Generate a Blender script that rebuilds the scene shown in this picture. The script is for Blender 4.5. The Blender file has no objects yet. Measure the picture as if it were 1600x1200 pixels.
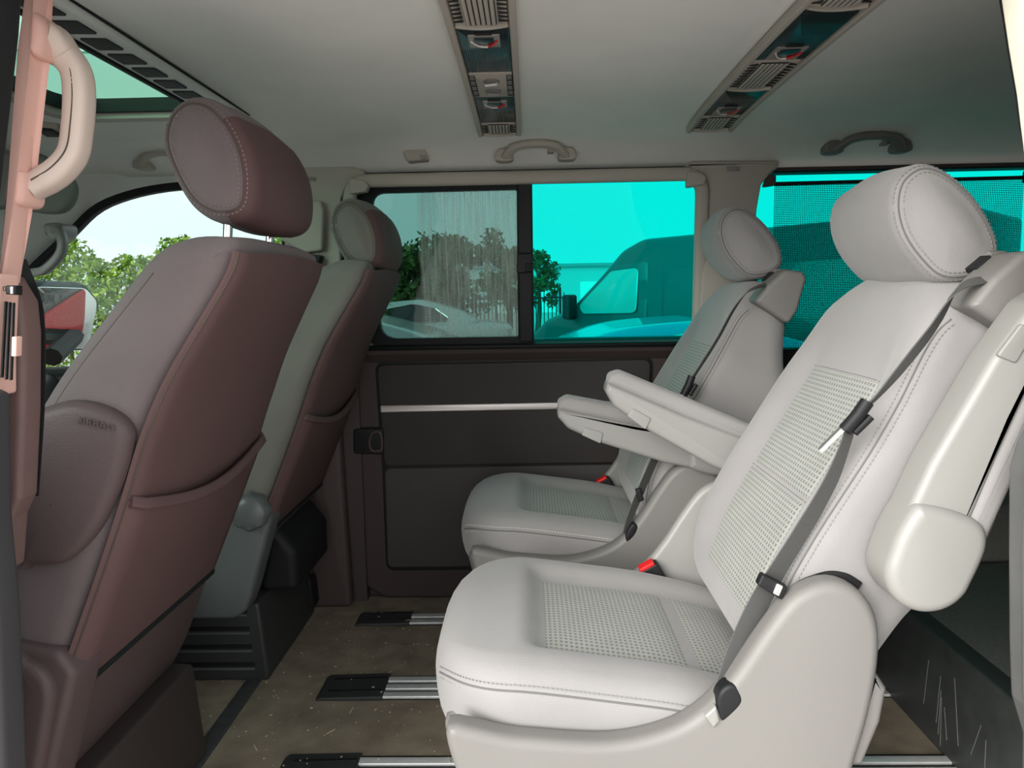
import bpy, bmesh, math, random
import numpy as np
from mathutils import Vector, Matrix

random.seed(7)
rng = np.random.default_rng(7)
scene = bpy.context.scene
COL = scene.collection

# ------------------------------------------------------------------ camera
# world axes: x = towards the rear of the van (right in the photo), y = across the van, z = up, van floor at z = 0
F = 1155.0
CAM = np.array([0.0, 0.0, 0.914])
_d = np.array([25 / F, 140 / F, -1.0]); _d /= np.linalg.norm(_d)
_t = np.array([1.0, 0.0175, 0.0]); _x = _t - _d * np.dot(_t, _d); _x /= np.linalg.norm(_x)
_z = np.cross(_x, _d)
MW = np.stack([_x, _d, _z], 1)          # camera = MW @ world
cam_data = bpy.data.cameras.new('camera')
cam = bpy.data.objects.new('camera', cam_data)
COL.objects.link(cam)
cam_data.sensor_width = 36.0
cam_data.lens = F / 1600 * 36.0
cam_data.clip_start = 0.02
cam_data.clip_end = 500
m4 = Matrix([list(MW.T[i]) + [CAM[i]] for i in range(3)] + [[0, 0, 0, 1]])
cam.matrix_world = m4
scene.camera = cam


def ray(px, py):
    return MW.T @ np.array([(px - 800) / F, (600 - py) / F, -1.0])


def PY(px, py, y):
    r = ray(px, py); return CAM + r * (y / r[1])


def PZ(px, py, z):
    r = ray(px, py); return CAM + r * ((z - CAM[2]) / r[2])


def xz(px, py, y):
    p = PY(px, py, y); return (p[0], p[2])


# ------------------------------------------------------------------ light
world = bpy.data.worlds.new('overcast_sky')
scene.world = world
world.use_nodes = True
wn = world.node_tree
wn.nodes.clear()
w_out = wn.nodes.new('ShaderNodeOutputWorld')
w_bg = wn.nodes.new('ShaderNodeBackground')
w_tc = wn.nodes.new('ShaderNodeTexCoord')
w_noise = wn.nodes.new('ShaderNodeTexNoise')
w_noise.inputs['Scale'].default_value = 2.2
w_noise.inputs['Detail'].default_value = 4
w_ramp = wn.nodes.new('ShaderNodeValToRGB')
w_ramp.color_ramp.elements[0].position = 0.3
w_ramp.color_ramp.elements[0].color = (0.86, 0.93, 0.97, 1)
w_ramp.color_ramp.elements[1].position = 0.7
w_ramp.color_ramp.elements[1].color = (1.0, 1.0, 0.98, 1)
wn.links.new(w_tc.outputs['Generated'], w_noise.inputs['Vector'])
wn.links.new(w_noise.outputs['Fac'], w_ramp.inputs['Fac'])
wn.links.new(w_ramp.outputs['Color'], w_bg.inputs['Color'])
w_bg.inputs['Strength'].default_value = 1.35
wn.links.new(w_bg.outputs['Background'], w_out.inputs['Surface'])

sun_d = bpy.data.lights.new('hazy_sun', 'SUN')
sun_d.energy = 4.0
sun_d.angle = math.radians(45)
sun_d.color = (1.0, 0.97, 0.92)
sun = bpy.data.objects.new('hazy_sun', sun_d)
COL.objects.link(sun)
_to = Vector((-0.62 * math.cos(math.radians(20)), -0.785 * math.cos(math.radians(20)), math.sin(math.radians(20))))
sun.rotation_euler = _to.to_track_quat('Z', 'Y').to_euler()      # behind the camera and to its left, veiled by thin cloud

scene.view_settings.view_transform = 'Standard'
scene.view_settings.look = 'None'
scene.view_settings.gamma = 1.0
scene.view_settings.exposure = 0.73
scene.view_settings.use_curve_mapping = False
scene.cycles.diffuse_bounces = 6
scene.cycles.max_bounces = 14
scene.cycles.transparent_max_bounces = 16
scene.cycles.caustics_reflective = False
scene.cycles.caustics_refractive = False


# ------------------------------------------------------------------ materials
def srgb(r, g, b):
    def f(c):
        c /= 255.0
        return c / 12.92 if c <= 0.04045 else ((c + 0.055) / 1.055) ** 2.4
    return (f(r), f(g), f(b), 1)


def mat(name, col, rough=0.6, metal=0.0, spec=0.5, noise=0.0, nscale=60, bump=0.0, bscale=300, sheen=0.0, coat=0.0):
    m = bpy.data.materials.new(name)
    m.use_nodes = True
    nt = m.node_tree
    b = nt.nodes['Principled BSDF']
    b.inputs['Base Color'].default_value = col if len(col) == 4 else (*col, 1)
    b.inputs['Roughness'].default_value = rough
    b.inputs['Metallic'].default_value = metal
    b.inputs['Specular IOR Level'].default_value = spec
    if sheen:
        b.inputs['Sheen Weight'].default_value = sheen
        b.inputs['Sheen Roughness'].default_value = 0.5
    if coat:
        b.inputs['Coat Weight'].default_value = coat
        b.inputs['Coat Roughness'].default_value = 0.08
    if noise or bump:
        tc = nt.nodes.new('ShaderNodeTexCoord')
    if noise:
        n = nt.nodes.new('ShaderNodeTexNoise')
        n.inputs['Scale'].default_value = nscale
        n.inputs['Detail'].default_value = 5
        nt.links.new(tc.outputs['Object'], n.inputs['Vector'])
        r = nt.nodes.new('ShaderNodeMapRange')
        r.inputs['From Min'].default_value = 0.25
        r.inputs['From Max'].default_value = 0.75
        r.inputs['To Min'].default_value = 1 - noise
        r.inputs['To Max'].default_value = 1 + noise
        nt.links.new(n.outputs['Fac'], r.inputs['Value'])
        mul = nt.nodes.new('ShaderNodeVectorMath')
        mul.operation = 'SCALE'
        mul.inputs[0].default_value = b.inputs['Base Color'].default_value[:3]
        nt.links.new(r.outputs['Result'], mul.inputs['Scale'])
        nt.links.new(mul.outputs['Vector'], b.inputs['Base Color'])
    if bump:
        n2 = nt.nodes.new('ShaderNodeTexNoise')
        n2.inputs['Scale'].default_value = bscale
        n2.inputs['Detail'].default_value = 2
        nt.links.new(tc.outputs['Object'], n2.inputs['Vector'])
        bp = nt.nodes.new('ShaderNodeBump')
        bp.inputs['Strength'].default_value = bump
        bp.inputs['Distance'].default_value = 0.002
        nt.links.new(n2.outputs['Fac'], bp.inputs['Height'])
        nt.links.new(bp.outputs['Normal'], b.inputs['Normal'])
    return m


def weave(m, pitch=0.0022, amount=0.10, bump=0.35):
    """fine woven cloth: crossed threads in object space, on top of a plain material"""
    nt = m.node_tree
    b = nt.nodes['Principled BSDF']
    tc = nt.nodes.new('ShaderNodeTexCoord')
    k = 2 * math.pi / pitch
    mp = nt.nodes.new('ShaderNodeVectorMath'); mp.operation = 'SCALE'; mp.inputs['Scale'].default_value = k
    nt.links.new(tc.outputs['Object'], mp.inputs[0])
    sep = nt.nodes.new('ShaderNodeSeparateXYZ')
    nt.links.new(mp.outputs['Vector'], sep.inputs['Vector'])

    def mth(op, a, c=None, v=None):
        n = nt.nodes.new('ShaderNodeMath'); n.operation = op
        nt.links.new(a, n.inputs[0])
        if c is not None: nt.links.new(c, n.inputs[1])
        if v is not None: n.inputs[1].default_value = v
        return n.outputs[0]
    sx = mth('SINE', mth('ADD', sep.outputs['X'], sep.outputs['Z']))
    sz = mth('SINE', mth('ADD', mth('SUBTRACT', sep.outputs['Z'], sep.outputs['X']), sep.outputs['Y']))
    w = mth('MULTIPLY', sx, sz)
    sc = mth('MULTIPLY', w, v=amount)
    one = mth('ADD', sc, v=1.0)
    src = b.inputs['Base Color']
    mul = nt.nodes.new('ShaderNodeVectorMath'); mul.operation = 'SCALE'
    if src.is_linked:
        nt.links.new(src.links[0].from_socket, mul.inputs[0])
    else:
        mul.inputs[0].default_value = src.default_value[:3]
    nt.links.new(one, mul.inputs['Scale'])
    nt.links.new(mul.outputs['Vector'], src)
    if bump:
        bp = nt.nodes.new('ShaderNodeBump')
        bp.inputs['Strength'].default_value = bump
        bp.inputs['Distance'].default_value = 0.0006
        nt.links.new(w, bp.inputs['Height'])
        if b.inputs['Normal'].is_linked:
            nt.links.new(b.inputs['Normal'].links[0].from_socket, bp.inputs['Normal'])
        nt.links.new(bp.outputs['Normal'], b.inputs['Normal'])
    return m


def dash_cloth(name, col, dark, pu=0.0092, pv=0.0076):
    """seat insert cloth: rows of short woven dashes, in the UV map (metres)"""
    m = mat(name, col, 0.9, spec=0.15, noise=0.06, nscale=25, sheen=0.2)
    nt = m.node_tree
    b = nt.nodes['Principled BSDF']
    uv = nt.nodes.new('ShaderNodeUVMap')
    sep = nt.nodes.new('ShaderNodeSeparateXYZ')
    nt.links.new(uv.outputs['UV'], sep.inputs['Vector'])

    def mth(op, a, c=None, v=None):
        n = nt.nodes.new('ShaderNodeMath'); n.operation = op
        nt.links.new(a, n.inputs[0])
        if c is not None: nt.links.new(c, n.inputs[1])
        if v is not None: n.inputs[1].default_value = v
        return n.outputs[0]
    fu = mth('PINGPONG', mth('DIVIDE', sep.outputs['X'], v=pu), v=0.5)
    fv = mth('PINGPONG', mth('DIVIDE', sep.outputs['Y'], v=pv), v=0.5)
    a = mth('GREATER_THAN', fu, v=0.23)
    c = mth('GREATER_THAN', fv, v=0.21)
    k = mth('MULTIPLY', a, c)
    k = mth('MULTIPLY', k, v=0.85)
    mix = nt.nodes.new('ShaderNodeMix'); mix.data_type = 'RGBA'
    nt.links.new(k, mix.inputs['Factor'])
    nt.links.new(b.inputs['Base Color'].links[0].from_socket, mix.inputs['A'])
    mix.inputs['B'].default_value = dark
    nt.links.new(mix.outputs['Result'], b.inputs['Base Color'])
    bp = nt.nodes.new('ShaderNodeBump'); bp.inputs['Strength'].default_value = 0.5; bp.inputs['Distance'].default_value = 0.001
    bp.invert = True
    nt.links.new(k, bp.inputs['Height'])
    nt.links.new(bp.outputs['Normal'], b.inputs['Normal'])
    return m


def glass(name, tint, gloss=0.06, rough=0.02):
    m = bpy.data.materials.new(name)
    m.use_nodes = True
    nt = m.node_tree
    nt.nodes.clear()
    o = nt.nodes.new('ShaderNodeOutputMaterial')
    t = nt.nodes.new('ShaderNodeBsdfTransparent'); t.inputs['Color'].default_value = (*tint, 1)
    g = nt.nodes.new('ShaderNodeBsdfGlossy'); g.inputs['Roughness'].default_value = rough
    mx = nt.nodes.new('ShaderNodeMixShader'); mx.inputs['Fac'].default_value = gloss
    nt.links.new(t.outputs[0], mx.inputs[1]); nt.links.new(g.outputs[0], mx.inputs[2])
    nt.links.new(mx.outputs[0], o.inputs['Surface'])
    return m


M = {}
M['cloth'] = weave(mat('light_grey_cloth', (0.262, 0.252, 0.248), 0.9, spec=0.15, noise=0.05, nscale=9, sheen=0.25), 0.0024, 0.10)
M['insert'] = dash_cloth('grey_dash_cloth', (0.30, 0.305, 0.28), (0.125, 0.13, 0.125, 1))
M['stitch'] = mat('grey_thread', (0.20, 0.195, 0.19), 0.8)
M['stitch_light'] = mat('pale_thread', (0.62, 0.58, 0.55), 0.8)
M['seam'] = mat('seam_shadow_cloth', (0.13, 0.127, 0.125), 0.9)
M['seam_brown'] = mat('brown_seam_cord', (0.075, 0.055, 0.045), 0.9)
M['grey_plastic'] = mat('warm_grey_plastic', (0.172, 0.165, 0.155), 0.5, spec=0.4, noise=0.03, nscale=4, bump=0.12, bscale=700)
M['pale_plastic'] = mat('pale_grey_plastic', (0.25, 0.246, 0.232), 0.42, spec=0.4, bump=0.08, bscale=700)
M['beige_trim'] = mat('beige_grey_trim', (0.43, 0.39, 0.34), 0.55, spec=0.35, bump=0.1, bscale=600)
M['redlit_trim'] = mat('red_bounce_pillar_trim', (0.66, 0.40, 0.34), 0.6, spec=0.3, bump=0.15, bscale=700, noise=0.05, nscale=12)  # bounced red light painted into the pillar trim as a salmon tint
M['headliner'] = mat('grey_headliner_felt', (0.79, 0.795, 0.76), 1.0, spec=0.05, noise=0.05, nscale=5, bump=0.2, bscale=900)
M['redlit'] = weave(mat('red_bounce_brown_cloth', (0.150, 0.116, 0.119), 0.85, spec=0.25, noise=0.06, nscale=14, sheen=0.15), 0.0022, 0.16, 0.5)  # red bounce from the bodywork is mixed into this cloth colour
M['olive'] = weave(mat('grey_brown_cloth', (0.140, 0.137, 0.118), 0.85, spec=0.25, noise=0.06, nscale=14, sheen=0.15), 0.0022, 0.12, 0.4)
M['redlit_vinyl'] = mat('red_bounce_leatherette', (0.11, 0.066, 0.064), 0.62, spec=0.15, noise=0.06, nscale=7, bump=0.12, bscale=450)  # leatherette base colour also holds the red bounce light
M['redlit_plastic'] = mat('red_bounce_plastic', (0.090, 0.062, 0.064), 0.5, spec=0.3, bump=0.25, bscale=420)  # plastic reddened the same way, bounce light put into its colour
M['door_plastic'] = mat('red_bounce_charcoal_plastic', (0.065, 0.048, 0.046), 0.55, spec=0.35, bump=0.15, bscale=500)  # charcoal with the bodywork's red bounce tinted in
M['door_panel'] = mat('dark_door_panel', (0.042, 0.036, 0.034), 0.6, spec=0.3, noise=0.08, nscale=10, bump=0.1, bscale=500)
M['door_lower'] = mat('charcoal_lower_panel', (0.066, 0.059, 0.057), 0.6, spec=0.3, noise=0.05, nscale=10, bump=0.1, bscale=500)
M['black'] = mat('black_plastic', (0.012, 0.012, 0.013), 0.5, spec=0.25)
M['black_rubber'] = mat('black_rubber', (0.010, 0.010, 0.011), 0.65, spec=0.3)
M['grey_rubber'] = mat('grey_rubber', (0.055, 0.056, 0.058), 0.7, spec=0.3, noise=0.2, nscale=40)
M['base_plastic'] = mat('dark_green_grey_plastic', (0.035, 0.037, 0.037), 0.42, spec=0.45, noise=0.06, nscale=20)
M['hinge_plastic'] = mat('slate_hinge_cover', (0.095, 0.105, 0.105), 0.38, spec=0.45, noise=0.05, nscale=20)
M['chrome'] = mat('polished_chrome', (0.75, 0.75, 0.75), 0.12, metal=1.0)
M['aluminium'] = mat('brushed_aluminium', (0.80, 0.81, 0.80), 0.42, metal=0.45, noise=0.06, nscale=40)
M['silver_strip'] = mat('satin_silver_strip', (0.62, 0.57, 0.55), 0.35, metal=0.65)
M['belt'] = weave(mat('dark_grey_webbing', (0.090, 0.090, 0.088), 0.7, spec=0.3), 0.0030, 0.2, 0.5)
M['belt_front'] = weave(mat('brown_grey_webbing', (0.040, 0.030, 0.028), 0.7, spec=0.3), 0.0030, 0.2, 0.5)
M['red'] = mat('red_button_plastic', (0.75, 0.012, 0.012), 0.4)
M['lens'] = mat('dark_lens', (0.018, 0.030, 0.032), 0.16, spec=0.6)
M['lamp_clear'] = mat('clear_lamp_plastic', (0.28, 0.25, 0.23), 0.15, spec=0.7)
M['lamp_white'] = mat('white_switch', (0.75, 0.72, 0.70), 0.4)
M['slot'] = mat('vent_dark', (0.020, 0.019, 0.018), 0.7)
M['frame_black'] = mat('gloss_black_frame', (0.006, 0.008, 0.008), 0.45, spec=0.15)
M['jamb_grey'] = mat('silver_grey_trim', (0.115, 0.117, 0.115), 0.45, spec=0.4, noise=0.08, nscale=18)
M['cream_paint'] = mat('cream_body_paint', (0.78, 0.74, 0.60), 0.4, coat=0.3)
M['red_paint'] = mat('red_body_paint', (0.40, 0.010, 0.013), 0.6, spec=0.1)
M['rear_plastic'] = mat('scuffed_black_plastic', (0.040, 0.044, 0.043), 0.5, spec=0.4, noise=0.25, nscale=22)
M['rear_carpet'] = mat('grey_boot_carpet', (0.16, 0.16, 0.15), 1.0, spec=0.1, noise=0.15, nscale=120, bump=0.6, bscale=500)
M['scuff'] = mat('scuff_mark', (0.12, 0.125, 0.12), 0.7)
M['glass_cyan'] = glass('turquoise_privacy_glass', (0.025, 0.63, 0.585), 0.004)
M['glass_green'] = glass('clear_green_glass', (0.64, 0.70, 0.69), 0.008)
M['glass_roof'] = glass('sunroof_glass', (0.36, 0.53, 0.455), 0.01)
M['glass_car'] = mat('car_window', (0.010, 0.016, 0.018), 0.08, spec=0.6)
M['straw'] = mat('straw_crumb', (0.62, 0.52, 0.34), 0.9)

# carpet: brown-grey, worn, fine grain
M['carpet'] = mat('brown_floor_carpet', (0.27, 0.222, 0.168), 1.0, spec=0.05, noise=0.28, nscale=16, bump=0.7, bscale=420)

# sliding pane: thin neutral tint, with a pale reflection and dried streaks painted in
def streak_reflect_glass():
    m = bpy.data.materials.new('streak_reflection_glass')
    m.use_nodes = True
    nt = m.node_tree
    nt.nodes.clear()
    o = nt.nodes.new('ShaderNodeOutputMaterial')
    t = nt.nodes.new('ShaderNodeBsdfTransparent'); t.inputs['Color'].default_value = (0.275, 0.415, 0.39, 1)
    g = nt.nodes.new('ShaderNodeBsdfGlossy'); g.inputs['Roughness'].default_value = 0.03
    mx = nt.nodes.new('ShaderNodeMixShader'); mx.inputs['Fac'].default_value = 0.03
    nt.links.new(t.outputs[0], mx.inputs[1]); nt.links.new(g.outputs[0], mx.inputs[2])
    film = nt.nodes.new('ShaderNodeBsdfTranslucent'); film.inputs['Color'].default_value = (0.66, 0.64, 0.57, 1)
    dif = nt.nodes.new('ShaderNodeBsdfDiffuse'); dif.inputs['Color'].default_value = (0.42, 0.38, 0.34, 1)
    fm = nt.nodes.new('ShaderNodeMixShader'); fm.inputs['Fac'].default_value = 0.5
    nt.links.new(film.outputs[0], fm.inputs[1]); nt.links.new(dif.outputs[0], fm.inputs[2])
    uv = nt.nodes.new('ShaderNodeUVMap')
    sep = nt.nodes.new('ShaderNodeSeparateXYZ')
    nt.links.new(uv.outputs['UV'], sep.inputs[0])
    # streaks: noise stretched along z, stronger towards the bottom; reflection film starts at u = 0.34 with a wavy edge
    mp = nt.nodes.new('ShaderNodeMapping'); mp.inputs['Scale'].default_value = (70, 3.2, 1)
    nt.links.new(uv.outputs['UV'], mp.inputs['Vector'])
    n = nt.nodes.new('ShaderNodeTexNoise'); n.inputs['Scale'].default_value = 1.0; n.inputs['Detail'].default_value = 4
    nt.links.new(mp.outputs[0], n.inputs['Vector'])
    n2 = nt.nodes.new('ShaderNodeTexNoise'); n2.inputs['Scale'].default_value = 90; n2.inputs['Detail'].default_value = 3
    nt.links.new(uv.outputs['UV'], n2.inputs['Vector'])
    n3 = nt.nodes.new('ShaderNodeTexNoise'); n3.inputs['Scale'].default_value = 4
    nt.links.new(uv.outputs['UV'], n3.inputs['Vector'])

    def mth(op, a, c=None, v=None):
        q = nt.nodes.new('ShaderNodeMath'); q.operation = op
        nt.links.new(a, q.inputs[0])
        if c is not None: nt.links.new(c, q.inputs[1])
        if v is not None: q.inputs[1].default_value = v
        return q.outputs[0]

    def mr(a, f0, f1, t0, t1):
        q = nt.nodes.new('ShaderNodeMapRange')
        nt.links.new(a, q.inputs['Value'])
        q.inputs['From Min'].default_value = f0; q.inputs['From Max'].default_value = f1
        q.inputs['To Min'].default_value = t0; q.inputs['To Max'].default_value = t1
        return q.outputs['Result']
    edge = mth('ADD', sep.outputs['X'], mth('MULTIPLY', mth('SUBTRACT', n3.outputs['Fac'], v=0.5), v=0.05))
    on = mr(edge, 0.325, 0.350, 0, 1)
    st = mr(n.outputs['Fac'], 0.35, 0.75, 0.06, 0.42)
    sp = mr(n2.outputs['Fac'], 0.35, 0.75, 0.7, 1.25)
    fac = mth('MULTIPLY', mth('MULTIPLY', st, sp), on)
    fin = nt.nodes.new('ShaderNodeMixShader')
    nt.links.new(fac, fin.inputs['Fac'])
    nt.links.new(mx.outputs[0], fin.inputs[1]); nt.links.new(fm.outputs[0], fin.inputs[2])
    nt.links.new(fin.outputs[0], o.inputs['Surface'])
    return m


M['glass_streak_reflect'] = streak_reflect_glass()


def mesh_shade():
    """roller blind: dark mesh with pin holes"""
    m = bpy.data.materials.new('pinhole_blind_mesh')
    m.use_nodes = True
    nt = m.node_tree
    nt.nodes.clear()
    o = nt.nodes.new('ShaderNodeOutputMaterial')
    t = nt.nodes.new('ShaderNodeBsdfTransparent')
    d = nt.nodes.new('ShaderNodeBsdfDiffuse'); d.inputs['Color'].default_value = (0.010, 0.014, 0.014, 1)
    uv = nt.nodes.new('ShaderNodeUVMap')
    sep = nt.nodes.new('ShaderNodeSeparateXYZ')
    nt.links.new(uv.outputs['UV'], sep.inputs[0])

    def mth(op, a, c=None, v=None):
        q = nt.nodes.new('ShaderNodeMath'); q.operation = op
        nt.links.new(a, q.inputs[0])
        if c is not None: nt.links.new(c, q.inputs[1])
        if v is not None: q.inputs[1].default_value = v
        return q.outputs[0]
    fu = mth('PINGPONG', mth('DIVIDE', sep.outputs['X'], v=0.0048), v=0.5)
    fv = mth('PINGPONG', mth('DIVIDE', sep.outputs['Y'], v=0.0048), v=0.5)
    k = mth('MULTIPLY', mth('GREATER_THAN', fu, v=0.15), mth('GREATER_THAN', fv, v=0.15))
    mx = nt.nodes.new('ShaderNodeMixShader')
    nt.links.new(k, mx.inputs['Fac'])
    nt.links.new(d.outputs[0], mx.inputs[1]); nt.links.new(t.outputs[0], mx.inputs[2])
    nt.links.new(mx.outputs[0], o.inputs['Surface'])
    return m


M['blind'] = mesh_shade()

# ------------------------------------------------------------------ object helpers
ORG = {}


def tag(o, label=None, cat=None, group=None, kind=None):
    if label: o['label'] = label
    if cat: o['category'] = cat
    if group: o['group'] = group
    if kind: o['kind'] = kind
    return o


def empty(name, loc, label=None, cat=None, group=None, kind=None):
    o = bpy.data.objects.new(name, None)
    o.empty_display_size = 0.05
    o.location = loc
    COL.objects.link(o)
    ORG[o.name] = np.array(loc, float)
    return tag(o, label, cat, group, kind)


def build(name, VF, material, parent=None, smooth=True, angle=40, uv=None, label=None, org=None):
    """one mesh object from world-space vertices"""
    V, Fc = VF
    V = np.asarray(V, float)
    if parent is not None:
        o0 = ORG[parent.name]
    elif org is not None:
        o0 = np.array(org, float)
    else:
        o0 = np.array([(V[:, 0].min() + V[:, 0].max()) / 2, (V[:, 1].min() + V[:, 1].max()) / 2, V[:, 2].min()])
    me = bpy.data.meshes.new(name)
    me.from_pydata([tuple(v) for v in (V - o0)], [], [tuple(int(i) for i in f) for f in Fc])
    if uv is not None:
        lay = me.uv_layers.new(name='UVMap')
        li = np.empty(len(me.loops), np.int32)
        me.loops.foreach_get('vertex_index', li)
        lay.data.foreach_set('uv', np.asarray(uv, float)[li].ravel())
    bm = bmesh.new(); bm.from_mesh(me)
    bmesh.ops.recalc_face_normals(bm, faces=bm.faces)
    bm.to_mesh(me); bm.free()
    if smooth:
        me.polygons.foreach_set('use_smooth', [True] * len(me.polygons))
        me.set_sharp_from_angle(angle=math.radians(angle))
    me.materials.append(material)
    me.update()
    o = bpy.data.objects.new(name, me)
    COL.objects.link(o)
    if parent is not None:
        o.parent = parent
        ORG[o.name] = o0
    else:
        o.location = o0
        ORG[o.name] = o0
    if label: o['label'] = label
    return o


def struct(o, label, cat='structure'):
    return tag(o, label, cat, None, 'structure')


def copy_tree(src, delta, parent=None):
    c = src.copy()
    COL.objects.link(c)
    if parent is None:
        c.location = Vector(src.location) + Vector(delta)
        ORG[c.name] = ORG[src.name] + np.array(delta)
    else:
        c.parent = parent
        ORG[c.name] = ORG[parent.name]
    for ch in list(src.children):
        copy_tree(ch, delta, c)
    return c


# ------------------------------------------------------------------ shape helpers
def join(*vfs):
    V, Fc = [], []
    for v, f in vfs:
        n = len(V)
        V.extend(list(map(tuple, v)))
        Fc.extend([tuple(i + n for i in q) for q in f])
    return np.array(V, float), Fc


def box(x0, x1, y0, y1, z0, z1):
    V = [(x, y, z) for x in (x0, x1) for y in (y0, y1) for z in (z0, z1)]
    return np.array(V, float), [(0, 1, 3, 2), (4, 6, 7, 5), (0, 4, 5, 1), (2, 3, 7, 6), (0, 2, 6, 4), (1, 5, 7, 3)]


def cr(pts, n=80, closed=True):
    """Catmull-Rom through points, resampled evenly"""
    P = np.array(pts, float)
    k = len(P)
    out = []
    segs = k if closed else k - 1
    for i in range(segs):
        if closed:
            p0, p1, p2, p3 = P[(i - 1) % k], P[i], P[(i + 1) % k], P[(i + 2) % k]
        else:
            p1, p2 = P[i], P[i + 1]
            p0 = P[i - 1] if i > 0 else 2 * p1 - p2
            p3 = P[i + 2] if i + 2 < k else 2 * p2 - p1
        for t in np.linspace(0, 1, 24, endpoint=False):
            out.append(0.5 * ((2 * p1) + (-p0 + p2) * t + (2 * p0 - 5 * p1 + 4 * p2 - p3) * t * t + (-p0 + 3 * p1 - 3 * p2 + p3) * t ** 3))
    if not closed:
        out.append(P[-1])
    return resample(np.array(out), n, closed)


def resample(P, n, closed=True):
    Q = np.vstack([P, P[:1]]) if closed else P
    d = np.r_[0, np.cumsum(np.linalg.norm(np.diff(Q, axis=0), axis=1))]
    t = np.linspace(0, d[-1], n, endpoint=not closed)
    return np.stack([np.interp(t, d, Q[:, i]) for i in range(Q.shape[1])], 1)


def rpoly(pts, r, seg=6):
    """polygon with rounded corners; r a number or one per corner"""
    P = np.array(pts, float)
    k = len(P)
    rr = [r] * k if np.isscalar(r) else r
    out = []
    for i in range(k):
        p, a, b = P[i], P[i - 1], P[(i + 1) % k]
        u, v = a - p, b - p
        lu, lv = np.linalg.norm(u), np.linalg.norm(v)
        u, v = u / lu, v / lv
        if rr[i] <= 0:
            out.append(p); continue
        ang = math.acos(max(-1, min(1, float(np.dot(u, v)))))
        d = min(rr[i] / max(math.tan(ang / 2), 1e-3), lu * 0.48, lv * 0.48)
        s, e = p + u * d, p + v * d
        for t in np.linspace(0, 1, seg):
            out.append((1 - t) ** 2 * s + 2 * t * (1 - t) * p + t * t * e)
    return np.array(out)


def normals2(P):
    n = len(P)
    T = np.roll(P, -1, 0) - np.roll(P, 1, 0)
    T /= np.maximum(np.linalg.norm(T, axis=1, keepdims=True), 1e-9)
    N = np.stack([T[:, 1], -T[:, 0]], 1)
    area = 0.5 * np.sum(P[:, 0] * np.roll(P[:, 1], -1) - np.roll(P[:, 0], -1) * P[:, 1])
    return N if area > 0 else -N


def rings_to_mesh(rings, cap0=True, cap1=True):
    n = len(rings[0])
    V = np.vstack(rings)
    Fc = []
    for j in range(len(rings) - 1):
        a, b = j * n, (j + 1) * n
        for i in range(n):
            k = (i + 1) % n
            Fc.append((a + i, a + k, b + k, b + i))
    if cap0: Fc.append(tuple(range(n))[::-1])
    if cap1: Fc.append(tuple(range((len(rings) - 1) * n, len(rings) * n)))
    return V, Fc


def inset2(P, N, d):
    """offset an outline inwards; where a tight corner would turn inside out its points are merged"""
    Q = P - N * d
    if d <= 0: return Q
    E0 = np.roll(P, -1, 0) - P
    n = len(P)
    for _ in range(60):
        E = np.roll(Q, -1, 0) - Q
        bad = np.where(np.einsum('ij,ij->i', E, E0) < -1e-12)[0]
        if not len(bad): break
        for i in bad:
            j = (i + 1) % n
            m = (Q[i] + Q[j]) / 2
            Q[i] = m; Q[j] = m
    return Q


def slab(profile, y0, y1, r=0.01, nr=5, nmid=2, dome=0.0, ncap=0, disp=None, axis='y', r1=None, ladder=False):
    """closed outline in the x-z plane swept across y with rounded rims; ncap/dome add a swollen cap"""
    P = np.asarray(profile, float)
    N = normals2(P)
    c = P.mean(0)
    r1 = r if r1 is None else r1
    rings = []

    def put(y, f, ins, push):
        Q = inset2(P, N, ins)
        if f < 1: Q = c + (Q - c) * f
        R = np.stack([Q[:, 0], np.full(len(Q), y + push), Q[:, 1]], 1)
        rings.append(R)
    for k in range(ncap):
        f = 0.25 + 0.75 * k / ncap
        put(y0, f, r, -dome * (1 - f * f))
    for k in range(nr + 1):
        a = math.pi / 2 * k / nr
        put(y0 + r * (1 - math.cos(a)), 1.0, r * (1 - math.sin(a)), 0)
    for k in range(1, nmid):
        t = k / nmid
        put((y0 + r) * (1 - t) + (y1 - r1) * t, 1.0, 0, 0)
    for k in range(nr, -1, -1):
        a = math.pi / 2 * k / nr
        put(y1 - r1 * (1 - math.cos(a)), 1.0, r1 * (1 - math.sin(a)), 0)
    for k in range(ncap - 1, -1, -1):
        f = 0.25 + 0.75 * k / ncap
        put(y1, f, r1, dome * (1 - f * f))
    V, Fc = rings_to_mesh(rings, not ladder, not ladder)
    if ladder:                                  # caps of long curved outlines: rungs between the two long sides
        n = len(P); sub = 5
        for R, base in ((rings[0], 0), (rings[-1], (len(rings) - 1) * n)):
            h = n // 2
            rows = []
            extra = []
            for i in range(h):
                a_, b_ = i, n - 1 - i
                ids = [base + a_]
                for k in range(1, sub):
                    extra.append(R[a_] + (R[b_] - R[a_]) * k / sub)
                    ids.append(len(V) + len(extra) - 1)
                ids.append(base + b_)
                rows.append(ids)
            V = np.vstack([V, np.array(extra)])
            for i in range(h - 1):
                for k in range(sub):
                    Fc.append((rows[i][k], rows[i + 1][k], rows[i + 1][k + 1], rows[i][k + 1]))
            if n % 2: Fc.append((base + h - 1, base + h, base + n - h))
    if disp is not None: V = disp(V)
    if axis == 'x':        # outline was (y, z), swept along x
        V = V[:, [1, 0, 2]]
    elif axis == 'z':      # outline was (x, y), swept along z
        V = V[:, [0, 2, 1]]
    return V, Fc


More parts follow.
